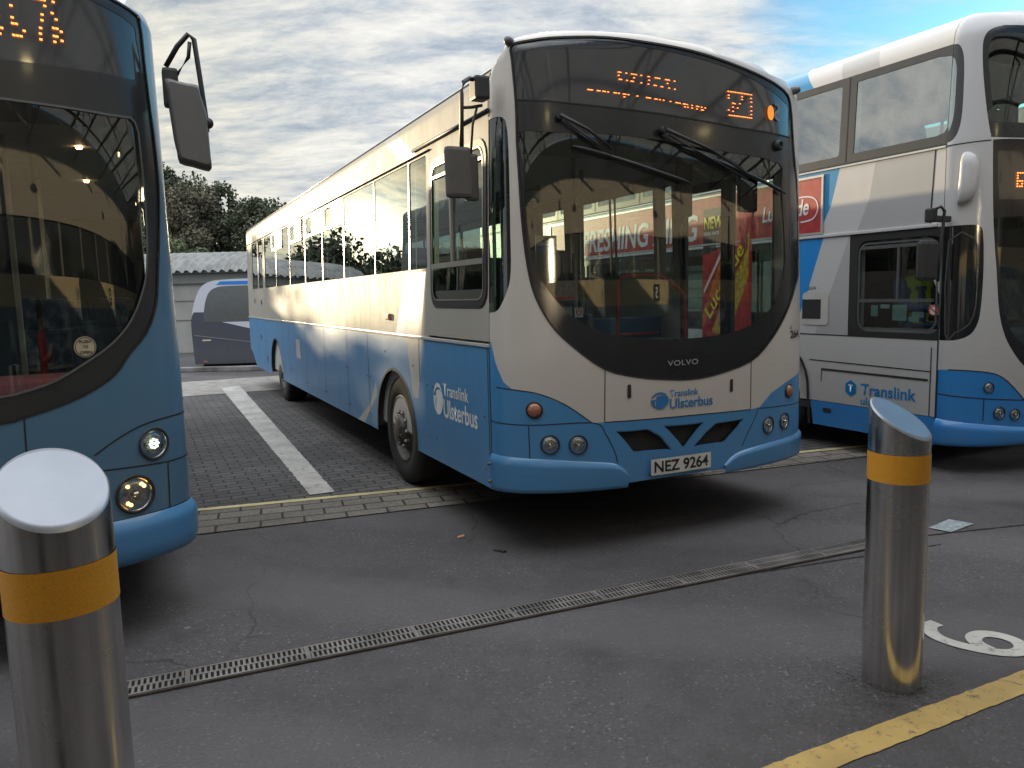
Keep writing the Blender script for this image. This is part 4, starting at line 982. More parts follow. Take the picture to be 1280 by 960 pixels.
    # door mirror on its arm, offside
    mm = MB().box((-.06, -.10, 2.745), (.09, .10, .13), bev=.015).tube([(-.06, -.10, 2.79), (-.13, -.12, 2.79), (-.17, -.13, 2.765), (-.185, -.13, 2.70), (-.195, -.13, 2.36)], .013, 10).tube([(-.04, -.08, 2.66), (-.11, -.10, 2.64), (-.185, -.13, 2.625)], .009, 8).done('mirror_arm', black, T)
    h_ = MB().box((-.22, -.13, 2.27), (.152, .055, .285), bev=.022, rx=R(-2)); mh = h_.done('mirror_head', plain('mirror_shell', (.085, .075, .068), .55), mm)
    m2 = MB().box((-.075, .02, 2.27), (.085, .04, .27), bev=.018).tube([(-.075, .02, 2.39), (-.075, -.02, 2.56), (-.06, -.06, 2.66)], .008, 8).done('mirror_reflection', MATS['mirror_shell'], mm)  # added box standing in for the mirror's reflection in the driver's window
    MB().box((-.22, -.098, 2.27), (.13, .004, .25)).done('mirror_glass', plain('mirror', (.8, .8, .8), .03, 1), mh)
    return T
middle_bus = make_middle_bus()

# ---------------------------------------------------------------- the blue bus at the left edge
def make_left_bus():
    S = Surf(zt=2.98, r=.10, tum=.02); L = 7.1; D = .03
    T = thing('single_decker_bus', 'single-decker bus with all-blue front and lit lamps, cut off by the left edge', 'bus', yard(-1.72 - 2.47, .03), RZ)
    sh = lambda p: [(t - D, z) for t, z in p]
    half_s = sh([(-2.0, 3.03), (-2.55, 2.93), (-2.615, 2.88), (-2.624, 2.716), (-2.634, 2.537), (-2.650, 2.357), (-2.655, 2.17), (-2.629, 1.959), (-2.588, 1.72), (-2.561, 1.578), (-2.494, 1.447), (-2.399, 1.35), (-2.329, 1.264), (-2.231, 1.2), (-2.093, 1.143), (-1.941, 1.102), (-1.868, 1.088)])
    mir = lambda p: [(-S.Sf - t, z) for t, z in p][::-1]
    surr = smoothp(half_s + [(-S.Sf / 2, 1.045)] + mir(half_s) + [(-S.Sf / 2, 3.06)], True, 3)
    half_g = sh([(-1.983, 2.44), (-2.40, 2.43), (-2.527, 2.42), (-2.545, 2.25), (-2.545, 2.0), (-2.525, 1.766), (-2.492, 1.645), (-2.422, 1.507), (-2.324, 1.402), (-2.201, 1.32), (-2.127, 1.277), (-2.056, 1.243), (-1.95, 1.214), (-1.878, 1.203)])
    gls = smoothp(half_g + [(-S.Sf / 2, 1.15)] + mir(half_g) + [(-S.Sf / 2, 2.46)], True, 3)
    half_d = sh([(-2.0, 2.60), (-2.40, 2.61), (-2.58, 2.63), (-2.585, 2.80), (-2.52, 2.88), (-2.0, 2.97)])
    dest = smoothp(half_d[:1] + half_d[1:] + [(-S.Sf / 2, 3.0)] + [(-S.Sf - t, z) for t, z in half_d[::-1]] + [(-S.Sf / 2, 2.59)], True, 3)
    topedge = [(-.003 - (S.Sf - .006) * k / 60, 0) for k in range(61)]; topedge = [(t, S.ztop(t)) for t, _ in topedge]
    zb = .35
    panel(S, 'front_panel', [(-.003, zb), (-.5, zb + .03), (-S.Sf / 2, zb + .05), (-2.3, zb + .03), (-S.Sf + .003, zb)] + topedge[::-1], left_blue, T, holes=[surr])
    panel(S, 'windscreen_surround', surr, plain('surround_grey_black', (.035, .035, .036), .3, coat=.2), T, holes=[gls, dest], off=-.004)
    panel(S, 'windscreen', gls, wind, T, off=-.008)
    dg = panel(S, 'destination_glass', dest, plain('destination_glass_grey', (.05, .052, .055), .08, coat=1), T, off=-.006)
    ribbon(S, 'surround_seal', surr, .010, rubber, T, off=.003, closed=True); ribbon(S, 'windscreen_seal', gls, .010, plain('seal_grey', (.12, .12, .12), .5), T, off=.003, closed=True)
    lines = [[(-1.955, 1.100), (-1.949, .84)], smoothp([(-2.21, .90), (-2.30, .955), (-2.416, 1.005), (-2.55, 1.025), (-2.75, 1.03)], False, 4), [(-1.7, .85), (-2.276, .823), (-2.555, .808), (-2.76, .808)], [(-2.552, .805), (-2.543, .579)], [(-1.6, .60), (-2.274, .577), (-2.546, .579), (-2.76, .582)]]
    lines = [sh(l) for l in lines]
    merge_ribbons(S, 'panel_gap', lines + [mir(l) for l in lines], .007, seam_m, T, .0015)
    # bumper step
    b = bmesh.new(); rows = []
    for k in range(81):
        t = -.003 - (S.Sf - .006) * k / 80; row = []
        for f in range(9):
            z = .578 - (.578 - .36) * f / 8; o_ = .03 * math.sin(min(1, f / 2) * math.pi / 2) - .02 * max(0, (f - 5) / 3) ** 2
            row.append(b.verts.new(S.P(t, z, .001 + o_)))
        row.append(b.verts.new(S.P(t, .34, -.04))); rows.append(row)
    for p, q in zip(rows, rows[1:]):
        for k in range(9): b.faces.new((p[k], q[k], q[k + 1], p[k + 1])).smooth = True
    bmesh.ops.recalc_face_normals(b, faces=b.faces); me = bpy.data.meshes.new('bumper'); b.to_mesh(me); b.free(); link('bumper', me, blue, T)
    lamp(S, T, 'led_lamp', -2.512, .911, .066, 'led'); lamp(S, T, 'headlight', -2.402, .687, .078, 'lit')
    lamp(S, T, 'led_lamp', -S.Sf + 2.512, .911, .058, 'led'); lamp(S, T, 'headlight', -S.Sf + 2.402, .687, .066, 'lit')
    F_ = lambda off: (lambda x, y: S.P(-x, y, off))
    # route number in amber dots
    rows = []
    for dx, pts in ((2.055, [(0, 0), (1, 0), (2, 0), (3, 0), (0, 2), (0, 4), (0, 5), (1, 5), (0, 7), (1, 7), (2, 7), (3, 6)]), (2.14, [(0, 0), (1, 0), (2, 0), (3, 0), (3, 1), (2, 2.6), (1.8, 3.6), (1.2, 5), (1, 6), (1, 7)]), (2.205, [(.6, 0), (0, 2), (1, 3), (0, 4.6), (1, 4.6), (0, 6), (2.2, 5), (.8, 6), (2.2, 6.6), (0, 7)])):
        for x, y in pts: rows.append((-(dx + x * .013) - D, 2.868 - y * .0235))
    rows += [(-(1.95 + x * .014) - D, 2.866 - y * .0235) for x, y in ((0, 0), (1, 0), (2, 0), (3, 0), (4, 0), (4, 2), (4, 4), (4.6, 6), (2, 7), (3, 7), (4, 7))]
    led_rows(S, dg, rows, amber_led, w=.011, h=.008, off=.003)
    st = panel(S, 'door_sticker', circle(-2.213 - D, 1.395, .045, .047), plain('sticker_cream', (.52, .44, .30), .5), T, off=.0)
    ribbon(S, 'sticker_ring', circle(-2.213 - D, 1.395, .040, .042), .003, letter_black, st, off=.002, closed=True)
    for w_, z, ww in (('PUSH', 1.412, .046), ('TO', 1.389, .022), ('OPEN', 1.364, .048)): place_text('sticker_lettering', w_, F_(.002), 2.213 + D - ww / 2, z, ww, .014, letter_black, st, bold=.02)
    wiper(S, T, (-1.0, 2.53), (-1.6, 2.40), (-1.05, 2.40), (-1.9, 2.37)); wiper(S, T, (-.5, 2.53), (-.8, 2.40), (-.5, 2.40), (-1.2, 2.3))
    MB().lathe([(.034, -.02), (.032, .02), (.02, .035), (0, .04)], S.nrm(-2.6, 2.9), 16, S.P(-2.62, 3.0)).done('marker_light', plain('marker_clear', (.6, .65, .75), .2, emit=(.8, .9, 1), es=.5), T)
    roof(S, T, L, side_white)
    arches = [(1.96, .55), (5.4, .55)]; cv = lambda p: [(-S.Sf - t, z) for t, z in p]
    nh = [(1.5, 2.6), (2.65, 3.7), (3.75, 4.8), (4.85, 5.9), (5.95, 6.8)]; nhh = [rrect(a, 1.74, b_, 2.55, .03, 2) for a, b_ in nh]
    def ol(a=.002): return skirt_outline(a, L, .385, 1.26, arches)[1:-1] + [(L, S.zt), (a, S.zt)]
    panel(S, 'nearside_panel', cv(ol()), [side_white, left_blue], T, holes=[cv(h) for h in nhh] + [cv([(.10, .46), (1.25, .46), (1.25, 2.5), (.10, 2.5)])], zones=[(cv([(.4, .3), (L, .3), (L, 1.27), (.4, 1.27)]), 1)], dt=.35)
    panel(S, 'offside_panel', ol(), [side_white, left_blue], T, holes=nhh, zones=[([(.0, .3), (L, .3), (L, 1.27), (.0, 1.27)], 1)], dt=.35)
    for a, b_ in nh:
        for f in (cv, lambda p: p): panel(S, 'side_window', f([(a, 1.72), (b_, 1.72), (b_, 2.56), (a, 2.56)]), sideg, T, off=-.006, dt=.5, dz=.5)
    for u0, u1 in ((.12, .665), (.675, 1.23)):
        d = MB()
        for x in (u0 + .03, u1 - .03): d.box((S.W - .03, x, 1.45), (.04, .06, 2.0))
        for z in (.48, 2.45): d.box((S.W - .03, (u0 + u1) / 2, z), (.04, u1 - u0, .07))
        do = d.done('door', black, T)
        flat(lambda y, z: (S.W - .03, y, z), [(u0 + .05, .5), (u1 - .05, .5), (u1 - .05, 2.4), (u0 + .05, 2.4)], 'door_glass', MATS['clear_side_glass'], do)
    MB().box((S.W / 2, L + .01, 1.65), (S.W - .10, .05, 2.5), bev=.02).done('rear_panel', left_blue, T)
    MB().box((S.W / 2, L / 2 - .4, .42), (S.W - .75, L - 2.2, .10)).done('underframe', MATS['underframe'], T)
    for u, r in arches: wheel_well(T, S, u, r, S.W - .012, -.5); wheel(T, S.W - .065, u, .47, side=1); wheel_well(T, S, u, r, .012); wheel(T, .065, u, .47)
    win = [[(a, 1.74), (b_, 1.74), (b_, 2.55), (a, 2.55)] for a, b_ in nh]
    bus_shell_inner(S, T, L, .47, 2.66, win, win + [[(.10, .47), (1.22, .47), (1.22, 2.45), (.10, 2.45)]], lining)
    MB().box((S.W / 2, .20, 1.02), (S.W - .3, .5, .42), bev=.05).done('dashboard', plain('maroon_dash', (.20, .03, .045), .6), T)
    MB().box((S.W / 2, .36, 2.575), (S.W - .5, .50, .08), bev=.03).done('header_box', MATS['header_grey'], T)
    MB().box((.60, 1.12, 1.30), (1.02, .05, 1.6), bev=.015).done('cab_partition', MATS['cab_grey'], T)
    ds = seat(T, .62, .72, .68, .48); ds.name = 'driver_seat'
    for k, u in enumerate([2.1 + .85 * q for q in range(5)]):
        for v in (.33, .78, S.W - .78, S.W - .33): seat(T, v, u, .62)
    for v, u in ((1.62, 1.5), (.98, 2.0), (1.62, 3.4)): strut(T, 'pole', [(v, u, .49), (v, u, 2.64)], .017, polem)
    MB().lathe([(.022, 0), (.016, .012), (0, .014)], (0, 0, -1), 16, (2.02, .85, 2.64)).lathe([(.022, 0), (.016, .012), (0, .014)], (0, 0, -1), 16, (2.02, 1.8, 2.64)).lathe([(.022, 0), (.016, .012), (0, .014)], (0, 0, -1), 16, (1.98, 3.4, 2.64)).done('ceiling_lamp', warm_lamp, T)
    MB().box((1.30, 2.4, 2.63), (.10, 1.0, .02), bev=.006).done('strip_light', emitter('strip_glow', (1, .70, .40), 2.5), T)
    W = S.W
    mm = MB().box((W + .045, -.13, 2.60), (.07, .07, .18), bev=.015) \
        .tube([(W + .03, -.12, 2.70), (W + .085, -.15, 2.79), (W + .135, -.17, 2.845), (W + .160, -.17, 2.825), (W + .175, -.17, 2.65), (W + .19, -.17, 2.46), (W + .19, -.17, 2.40)], .012, 10) \
        .tube([(W + .04, -.13, 2.64), (W + .075, -.15, 2.66), (W + .13, -.17, 2.74), (W + .14, -.17, 2.81)], .009, 8).lathe([(0, -.03), (.022, -.025), (.026, 0), (.022, .025), (0, .03)], (0, 1, 0), 16, (W + .197, -.17, 2.44)).done('mirror_arm', black, T)
    h_ = MB(); prof = [(0, 0), (.14, -.018), (.172, -.15), (.178, -.40), (.155, -.405), (.04, -.375), (.022, -.27)]
    prof = smoothp(densify(prof, .06), True, 2); fr = [h_.bm.verts.new((W + .02 + x, -.20, 2.625 + z)) for x, z in prof]; bk = [h_.bm.verts.new((W + .02 + x, -.13, 2.625 + z)) for x, z in prof]
    cx, cz = .095, -.2; ff = [h_.bm.verts.new((W + .02 + cx + (x - cx) * .86, -.225, 2.625 + cz + (z - cz) * .9)) for x, z in prof]
    n = len(prof)
    for k in range(n):
        j = (k + 1) % n; h_.bm.faces.new((fr[k], fr[j], bk[j], bk[k])).smooth = True; h_.bm.faces.new((ff[k], ff[j], fr[j], fr[k])).smooth = True
    h_.bm.faces.new(ff); h_.bm.faces.new(bk); mh = h_.done('mirror_head', plain('mirror_shell_grey', (.13, .125, .12), .55), mm)
    flat(lambda x, z: (W + .02 + cx + (x - cx) * .88, -.127, 2.625 + cz + (z - cz) * .9), prof[::3], 'mirror_glass', MATS['mirror'], mh)
    return T
left_bus = make_left_bus()

# ---------------------------------------------------------------- people
def skin_body(name, joints, bones, mat, parent=None, root=0, sub=2):
    me = bpy.data.meshes.new(name); me.from_pydata([j[0] for j in joints], bones, []); o = bpy.data.objects.new(name, me); C.objects.link(o)
    me.skin_vertices if me.skin_vertices else None
    m_ = o.modifiers.new('s', 'SKIN'); m_.use_smooth_shade = True
    bpy.context.view_layer.update()
    if not me.skin_vertices:
        bm = bmesh.new(); bm.from_mesh(me); bm.verts.layers.skin.verify(); bm.to_mesh(me); bm.free()
    for v, j in zip(me.skin_vertices[0].data, joints): v.radius = (j[1], j[2] if len(j) > 2 else j[1])
    me.skin_vertices[0].data[root].use_root = True
    sm = o.modifiers.new('u', 'SUBSURF'); sm.levels = sub; sm.render_levels = sub
    bpy.context.view_layer.update()
    em = bpy.data.meshes.new_from_object(o.evaluated_get(bpy.context.evaluated_depsgraph_get()))
    bpy.data.objects.remove(o); bpy.data.meshes.remove(me)
    for p in em.polygons: p.use_smooth = True
    return link(name, em, mat, parent)
skin = plain('skin', (.33, .19, .13), .5)
def colour_by(o, mats, fn):
    o.data.materials.clear()
    for m_ in mats: o.data.materials.append(m_)
    for p in o.data.polygons: p.material_index = fn(p.center)

# ---------------------------------------------------------------- the double-decker on the right
def make_double_decker():
    S = Surf(zt=3.74, r=.24, tum=.05, zb=2.7, top=[(0, 0), (.3, .02), (1.4, .06), (2.5, .02), (2.79, 0)]); L = 9.4
    T = thing('double_decker_bus', 'white double-decker bus with blue skirt, red advert and open driver cab window at the right', 'bus', yard(4.0885, -.056), RZ)
    T['label'] = 'white double-decker bus with bright blue skirt and red drink advert, at the right'
    cv = lambda p: [(-S.Sf - t, z) for t, z in p]; mir = lambda p: [(-S.Sf - t, z) for t, z in p][::-1]
    us = [(-.581, 3.585), (-.40, 3.58), (-.30, 3.555), (-.250, 3.50), (-.238, 3.40), (-.250, 3.20), (-.28, 2.95), (-.305, 2.80), (-.32, 2.745), (-.36, 2.722), (-.8, 2.715)]
    usurr = smoothp(us + mir(us), True, 3)
    ug = smoothp([(-.60, 3.53), (-.42, 3.53), (-.33, 3.50), (-.285, 3.40), (-.30, 3.20), (-.33, 2.96), (-.38, 2.84)] + mir([(-.60, 3.53), (-.42, 3.53), (-.33, 3.50), (-.285, 3.40), (-.30, 3.20), (-.33, 2.96), (-.38, 2.84)]), True, 3)
    ls = [(-.8, 2.708), (-.38, 2.708), (-.338, 2.695), (-.336, 2.66), (-.345, 2.45), (-.361, 2.16), (-.385, 1.90), (-.414, 1.665), (-.453, 1.342), (-.514, 1.145), (-.60, 1.01), (-.715, .891), (-.90, .80), (-1.15, .765)]
    lsurr = smoothp(ls + mir(ls), True, 3)
    lg_ = [(-.40, 2.10), (-.405, 1.9), (-.45, 1.665), (-.50, 1.36), (-.57, 1.19), (-.68, 1.08), (-.85, 1.0), (-1.15, .97)]
    lg = smoothp(lg_ + mir(lg_), True, 3)
    dd_ = [(-.38, 2.62), (-.39, 2.40), (-.41, 2.24)]; dest = dd_ + mir(dd_)
    be = [(-.003, .87), (-.083, .87), (-.242, .864), (-.34, .855), (-.435, .836), (-.50, .805), (-.564, .765), (-.65, .69), (-.734, .606), (-.80, .58)]
    te = [(-.003 - (S.Sf - .006) * k / 60, 0) for k in range(61)]; te = [(t, S.ztop(t)) for t, _ in te]
    q = smoothp([(-.003, 2.045), (-.20, 2.048), (-.268, 2.03), (-.295, 1.955), (-.309, 1.668), (-.300, 1.346), (-.27, 1.22), (-.216, 1.152), (-.117, 1.116), (-.003, 1.115)], False, 3)
    uq = smoothp([(-.003, 3.48), (-.05, 3.47), (-.090, 3.40), (-.105, 3.25), (-.105, 2.95), (-.085, 2.80), (-.045, 2.73), (-.003, 2.712)], False, 3)
    panel(S, 'front_panel', [(-.003, .87)] + be + mir(be) + te[::-1] + uq + q, dd_white, T, holes=[usurr, lsurr], wide=.3)
    panel(S, 'lower_front', [(-.003, .87)] + be + mir(be) + [(-S.Sf + .003, .235), (-.003, .235)], dd_blue, T)
    panel(S, 'upper_surround', usurr, dark_gloss, T, holes=[ug], off=-.004); panel(S, 'upper_windscreen', ug, wind, T, off=-.008)
    panel(S, 'lower_surround', lsurr, dark_gloss, T, holes=[lg, dest], off=-.004); panel(S, 'windscreen', lg, wind, T, off=-.008)
    dg = panel(S, 'destination_glass', dest, MATS['destination_glass'], T, off=-.006)
    led_rows(S, dg, [(-.553 - .022 * x, 2.445 - .021 * y) for x, y in ((0, 0), (1, 0), (2, 0), (0, 1), (0, 2), (0, 3), (1, 3), (2, 3), (0, 4), (2, 4), (0, 5), (1, 5), (2, 5), (4, 0), (5, 0), (6, 0), (4, 1), (4, 2), (5, 3), (6, 4), (4, 5), (5, 5), (8, 0), (9, 1), (8, 2), (9, 3), (8, 5))], amber_led, w=.014, h=.010, off=.003)
    panel(S, 'quarter_light', q + [(-.003, 1.5)], MATS['quarter_black'], T, off=-.003)
    qg = [(-.05, 1.93), (-.235, 1.935), (-.262, 1.7), (-.262, 1.4), (-.22, 1.25), (-.12, 1.18), (-.05, 1.165)]
    ribbon(S, 'quarter_frame', smoothp(qg, True, 2), .012, plain('frame_dark_grey', (.07, .07, .075), .4), T, off=.001, closed=True)
    merge_ribbons(S, 'panel_gap', [smoothp([(-.083, .872), (-.242, .866), (-.435, .838), (-.564, .767), (-.734, .608)], False, 3), [(-.003, .665), (-.36, .632), (-.8, .60)], [(-.36, .632), (-.36, .45)], [(.093, 2.685), (-.11, 2.69), (-.320, 2.702)], [(-.003, .86), (-.003, .24)]], .009, seam_m, T, .0015)
    b = bmesh.new(); rows = []
    for k in range(81):
        t = -.003 - (S.Sf - .006) * k / 80; zt_ = .457 - .08 * min(1, -t / .75) if -t < 1.4 else .457 - .08 * min(1, (t + S.Sf) / .75); row = []
        for f in range(9): row.append(b.verts.new(S.P(t, zt_ - (zt_ - .235) * f / 8, .001 + .03 * math.sin(min(1, f / 2) * math.pi / 2) - .01 * max(0, (f - 5) / 3) ** 2)))
        row.append(b.verts.new(S.P(t, .225, -.03))); rows.append(row)
    for p, r_ in zip(rows, rows[1:]):
        for k in range(9): b.faces.new((p[k], r_[k], r_[k + 1], p[k + 1])).smooth = True
    bmesh.ops.recalc_face_normals(b, faces=b.faces); me = bpy.data.meshes.new('bumper'); b.to_mesh(me); b.free(); link('bumper', me, dd_blue, T)
    for t, z, r, k in ((-.395, .725, .038, 'plain'), (-.496, .510, .045, 'plain'), (-.643, .491, .042, 'plain')):
        for t2 in (t, -S.Sf - t): lamp(S, T, 'headlight', t2, z, r, k)
    roof(S, T, L, dd_white, .05)
    # ---- offside
    arches = [(1.92, .54), (7.0, .54)]
    swA = [(1.30, 3.80), (1.05, 3.80), (1.05, 3.48), (1.25, 3.48)]
    cove = [(.002, 3.485), (L, 3.485), (L, S.zt), (.002, S.zt)]
    panel(S, 'cove_panel', cove, [dd_white, dd_silver, deep_blue], T, zones=[([(1.35, 3.4), (L, 3.4), (L, 3.9), (1.75, 3.9), (1.5, 3.6)], 2), ([(.65, 3.4), (1.05, 3.4), (1.2, 3.9), (.8, 3.9)], 1)], dz=.03, wide=.06)
    ups = [(.0, .97), (1.01, 2.05), (2.09, 3.13), (3.17, 4.21), (4.25, 5.29), (5.33, 6.37), (6.41, 7.45), (7.49, 8.5)]
    uf = plain('upper_window_frame', (.045, .047, .05), .35)
    uh = [rrect(a + .06, 2.785, c - .06, 3.42, .03 if i else .03, 3) for i, (a, c) in enumerate(ups)]
    uh[0] = [(.91, 2.785), (.91, 3.42), (.13, 3.42)] + [(.02, 3.40), (.002, 3.38), (.002, 2.84), (.03, 2.80), (.10, 2.785)]
    panel(S, 'upper_window_band', [(.002, 2.71), (L, 2.71), (L, 3.485), (.002, 3.485)], [uf], T, holes=uh, dt=.3)
    fr = smoothp([(.002, 3.48), (-.05, 3.47), (-.090, 3.40), (-.105, 3.25), (-.105, 2.95), (-.085, 2.80), (-.045, 2.73), (.002, 2.712)], False, 3)
    fi = smoothp([(.002, 2.80), (-.02, 2.83), (-.042, 2.95), (-.042, 3.25), (-.03, 3.34), (.002, 3.395)], False, 3)
    panel(S, 'window_return', fr + fi, uf, T, off=-.001)
    panel(S, 'window_return_glass', fi + [(.002, 3.1)], upg, T, off=-.006)
    for a, c in ups: panel(S, 'upper_window', [(a + .01, 2.76), (c - .01, 2.76), (c - .01, 3.44), (a + .01, 3.44)], upg, T, off=-.006, dt=.5, dz=.5)
    merge_ribbons(S, 'upper_window_gap', [[(c + .02, 2.715), (c + .02, 3.48)] for a, c in ups[:-1]], .012, seam_m, T, .002)
    mid = [(.002, 2.05), (L, 2.05), (L, 2.705), (.002, 2.705)]
    teal = 2
    panel(S, 'between_decks_panel', mid, [dd_white, dd_silver, deep_blue], T, zones=[([(1.04, 2.71), (6.9, 2.71), (6.9, 2.04), (1.30, 2.04), (1.14, 2.35)], 2), ([(.66, 2.71), (.10, 2.71), (.10, 2.04), (.86, 2.04), (.72, 2.35)], 1)], dt=.3)
    merge_ribbons(S, 'middle_gap', [[(.093, 2.70), (.12, 2.05)], [(.0, 2.70), (L, 2.70)], [(3.0, 2.7), (3.0, 2.05)]], .013, seam_m, T, .002)
    MB().box(S.P(L / 2, 2.065, .006), (.02, L - .1, .03), bev=.006).box(S.P(L / 2, 2.685, .006), (.016, L, .018), bev=.004).done('rub_rail', dd_white, T)
    low_win = [(1.62, 2.55), (2.60, 3.55), (3.60, 4.55), (4.6, 5.55), (5.6, 6.55), (6.6, 7.55), (7.6, 8.5)]
    lh = [rrect(a, 1.22, c, 1.98, .04, 3) for a, c in low_win]; dwin = rrect(.0, 1.165, .82, 1.985, .09)
    panel(S, 'lower_window_band', [(.002, 1.12), (L, 1.12), (L, 2.045), (.002, 2.045)], [dd_white, dd_silver, dd_blue, plain('window_black', (.03, .03, .033), .35)], T, holes=lh + [dwin],
          zones=[([(1.22, 2.05), (1.62, 2.05), (1.62, 1.12), (1.58, 1.12), (1.40, 1.55)], 2), ([(.92, 2.05), (1.12, 1.55), (1.30, 1.12), (.92, 1.12)], 1), ([(1.58, 1.1), (L, 1.1), (L, 2.1), (1.58, 2.1)], 3), ([(.0, 1.1), (.915, 1.1), (.915, 2.05), (.0, 2.05)], 3)], dt=.3)
    for a, c in low_win: panel(S, 'lower_window', [(a - .01, 1.21), (c + .01, 1.21), (c + .01, 1.99), (a - .01, 1.99)], sideg, T, off=-.008, dt=.5, dz=.5)
    dw = panel(S, 'driver_window', rrect(-.003 + .0, 1.16, .83, 1.99, .09), glass('cab_glass', (.55, .62, .62), 1.5, base=.02), T, off=-.008, dt=.5, dz=.5)
    ribbon(S, 'driver_window_frame', rrect(.03, 1.195, .80, 1.955, .08), .016, plain('frame_grey', (.09, .09, .095), .35), T, off=.008, closed=True)
    MB().box(S.P(.43, 1.445, .0), (.02, .74, .028)).box(S.P(.40, 1.69, .0), (.018, .022, .48)).box(S.P(.42, 1.92, .0), (.02, .74, .03)).done('window_bars', MATS['frame_grey'], dw)
    c_ = MB()
    for x, z, w_, h_ in ((.71, 1.35, .07, .10), (.60, 1.39, .09, .035), (.45, 1.335, .14, .14), (.27, 1.32, .11, .05), (.31, 1.28, .10, .04), (.13, 1.375, .07, .06)): c_.box((.10, x, z), (.004, w_, h_))
    c_.done('cab_notices', plain('mint_paper', (.35, .60, .55), .6), T)
    k = MB(); k.lathe([(.034, .004), (.046, .004), (.046, .002), (.034, .002)], (-1, 0, 0), 24, S.P(.055, 1.36, .0)); k.box(S.P(.055, 1.36, .004), (.003, .07, .009), rx=R(40)); k.done('no_smoking_sticker', redp, T)
    MB().lathe([(0, .0025), (.040, .002)], (-1, 0, 0), 24, S.P(.055, 1.36, .0)).done('sticker', paper, T)
    # vent and lower body
    vt = panel(S, 'vent_surround', rrect(1.14, 1.21, 1.46, 1.53, .04), plain('vent_pale', (.50, .49, .47), .5), T, off=.006, dt=.4); panel(S, 'vent_opening', [(1.23, 1.27), (1.46, 1.27), (1.46, 1.46), (1.23, 1.46)], black, vt, off=.008, dt=.4)
    place_text('fleet_number', '2274', lambda x, y: S.P(1.40 - x, y, .003), 0, 1.555, .10, .03, letter_black, T, bold=.0)
    panel(S, 'skirt_white', skirt_outline(.002, L, .465, 1.115, [(1.92, .62)])[:2] + [(.002, .465), (1.36, .465), (1.40, .75), (1.62, .97), (2.22, .97), (2.44, .75), (2.48, .465), (L, .465), (L, 1.115)], [dd_white], T, dt=.3)
    panel(S, 'skirt_blue', [(.002, .225), (1.30, .225), (1.34, .46), (.002, .46)], [dd_blue], T, dt=.3); panel(S, 'skirt_blue', [(2.50, .225), (L, .3), (L, .46), (2.50, .46)], [dd_blue], T, dt=.3)
    merge_ribbons(S, 'skirt_gap', [[(.005, 1.11), (.005, .23)], [(.06, 1.05), (.06, .47)], [(.06, .845), (1.36, .865)], [(.08, .775), (1.20, .785)], [(1.205, .79), (1.21, .66)], [(.0, 1.116), (1.6, 1.118)]], .010, seam_m, T, .003)
    merge_ribbons(S, 'flap_shadow', [[(.08, .768), (1.20, .778)]], .012, black, T, .005)
    arch = [(1.34, .225), (1.36, .465), (1.40, .75), (1.62, .97), (2.22, .97), (2.44, .75), (2.48, .465), (2.50, .225)]
    ribbon(S, 'wheel_arch_lip', smoothp(arch, False, 3), .03, black, T, off=.012)
    panel(S, 'reflector', rrect(1.08, .36, 1.18, .40, .006, 2), black, T, off=.004)
    G_ = lambda off: (lambda x, y: S.P(.935 - x, y, off))
    hexa = [(math.cos(R(90 + 60 * k)) , math.sin(R(90 + 60 * k))) for k in range(6)]
    hx = flat(lambda x, y: G_(.004)(.075 + x * .068, .625 + y * .078), hexa, 'emblem', letter_blue if 0 else plain('logo_blue', (.0, .20, .50), .4), T)
    place_text('emblem_letter', 'T', lambda x, y: G_(.0055)(.050 + x, .590 + y), 0, 0, .05, .07, plain('logo_white', (.75, .76, .78), .5), hx, bold=.03)
    a = place_text('operator_lettering', 'Translink', G_(.004), .185, .575, .565, .105, MATS['logo_blue'], T, bold=.018); c = place_text('operator_lettering', 'ulsterbus', G_(.004), .19, .485, .40, .068, MATS['logo_blue'], T, bold=.015)
    join_into('operator_lettering', [a, c], T)
    # pod on the front corner
    pd = MB(); pod = smoothp([(-.125, 2.615), (-.165, 2.622), (-.215, 2.58), (-.235, 2.48), (-.225, 2.34), (-.20, 2.25), (-.15, 2.215), (-.10, 2.215), (-.098, 2.30), (-.105, 2.45), (-.108, 2.56)], True, 3)
    cx = sum(p[0] for p in pod) / len(pod); cz = sum(p[1] for p in pod) / len(pod)
    rings = [[pd.bm.verts.new(S.P(cx + (x - cx) * s_, cz + (z - cz) * s_, o_)) for x, z in pod] for s_, o_ in ((1, .0), (.97, .035), (.85, .055), (.5, .066))]
    for r0, r1 in zip(rings, rings[1:]):
        for i in range(len(pod)): j = (i + 1) % len(pod); pd.bm.faces.new((r0[i], r0[j], r1[j], r1[i])).smooth = True
    pd.bm.faces.new(rings[-1]).smooth = True; pd.done('corner_pod', dd_white, T)
    # ---- adverts on the offside: long strip and drop panel
    fr_ = MB()
    A = lambda x, y, o=.008: S.P(x, y, o)
    ad = flat(lambda x, y: A(x, y), [(1.25, 2.10), (6.6, 2.10), (6.6, 2.63), (1.25, 2.63)], 'advert_strip', red_ad, T)
    for (x, z, w_, h_) in ((3.92, 2.635, 5.40, .022), (3.92, 2.095, 5.40, .022)): fr_.box(A(x, z, .010), (.014, w_, h_))
    for x in (1.235, 6.61): fr_.box(A(x, 2.365, .010), (.014, .022, .52))
    fr_.done('advert_frame', plain('silver_frame', (.55, .54, .53), .35, .5), ad)
    place_text('advert_lettering', 'REFRESHING ZING', lambda x, y: A(6.02 - x, y, .011), 0, 2.15, 2.97, .31, plain('advert_white', (.62, .63, .64), .5), ad, bold=.022, shear=.15)
    place_text('advert_lettering', 'Lucozade', lambda x, y: A(2.02 - x, y + .04 * x, .011), 0, 2.26, .62, .16, MATS['advert_white'], ad, bold=.018, shear=.2)
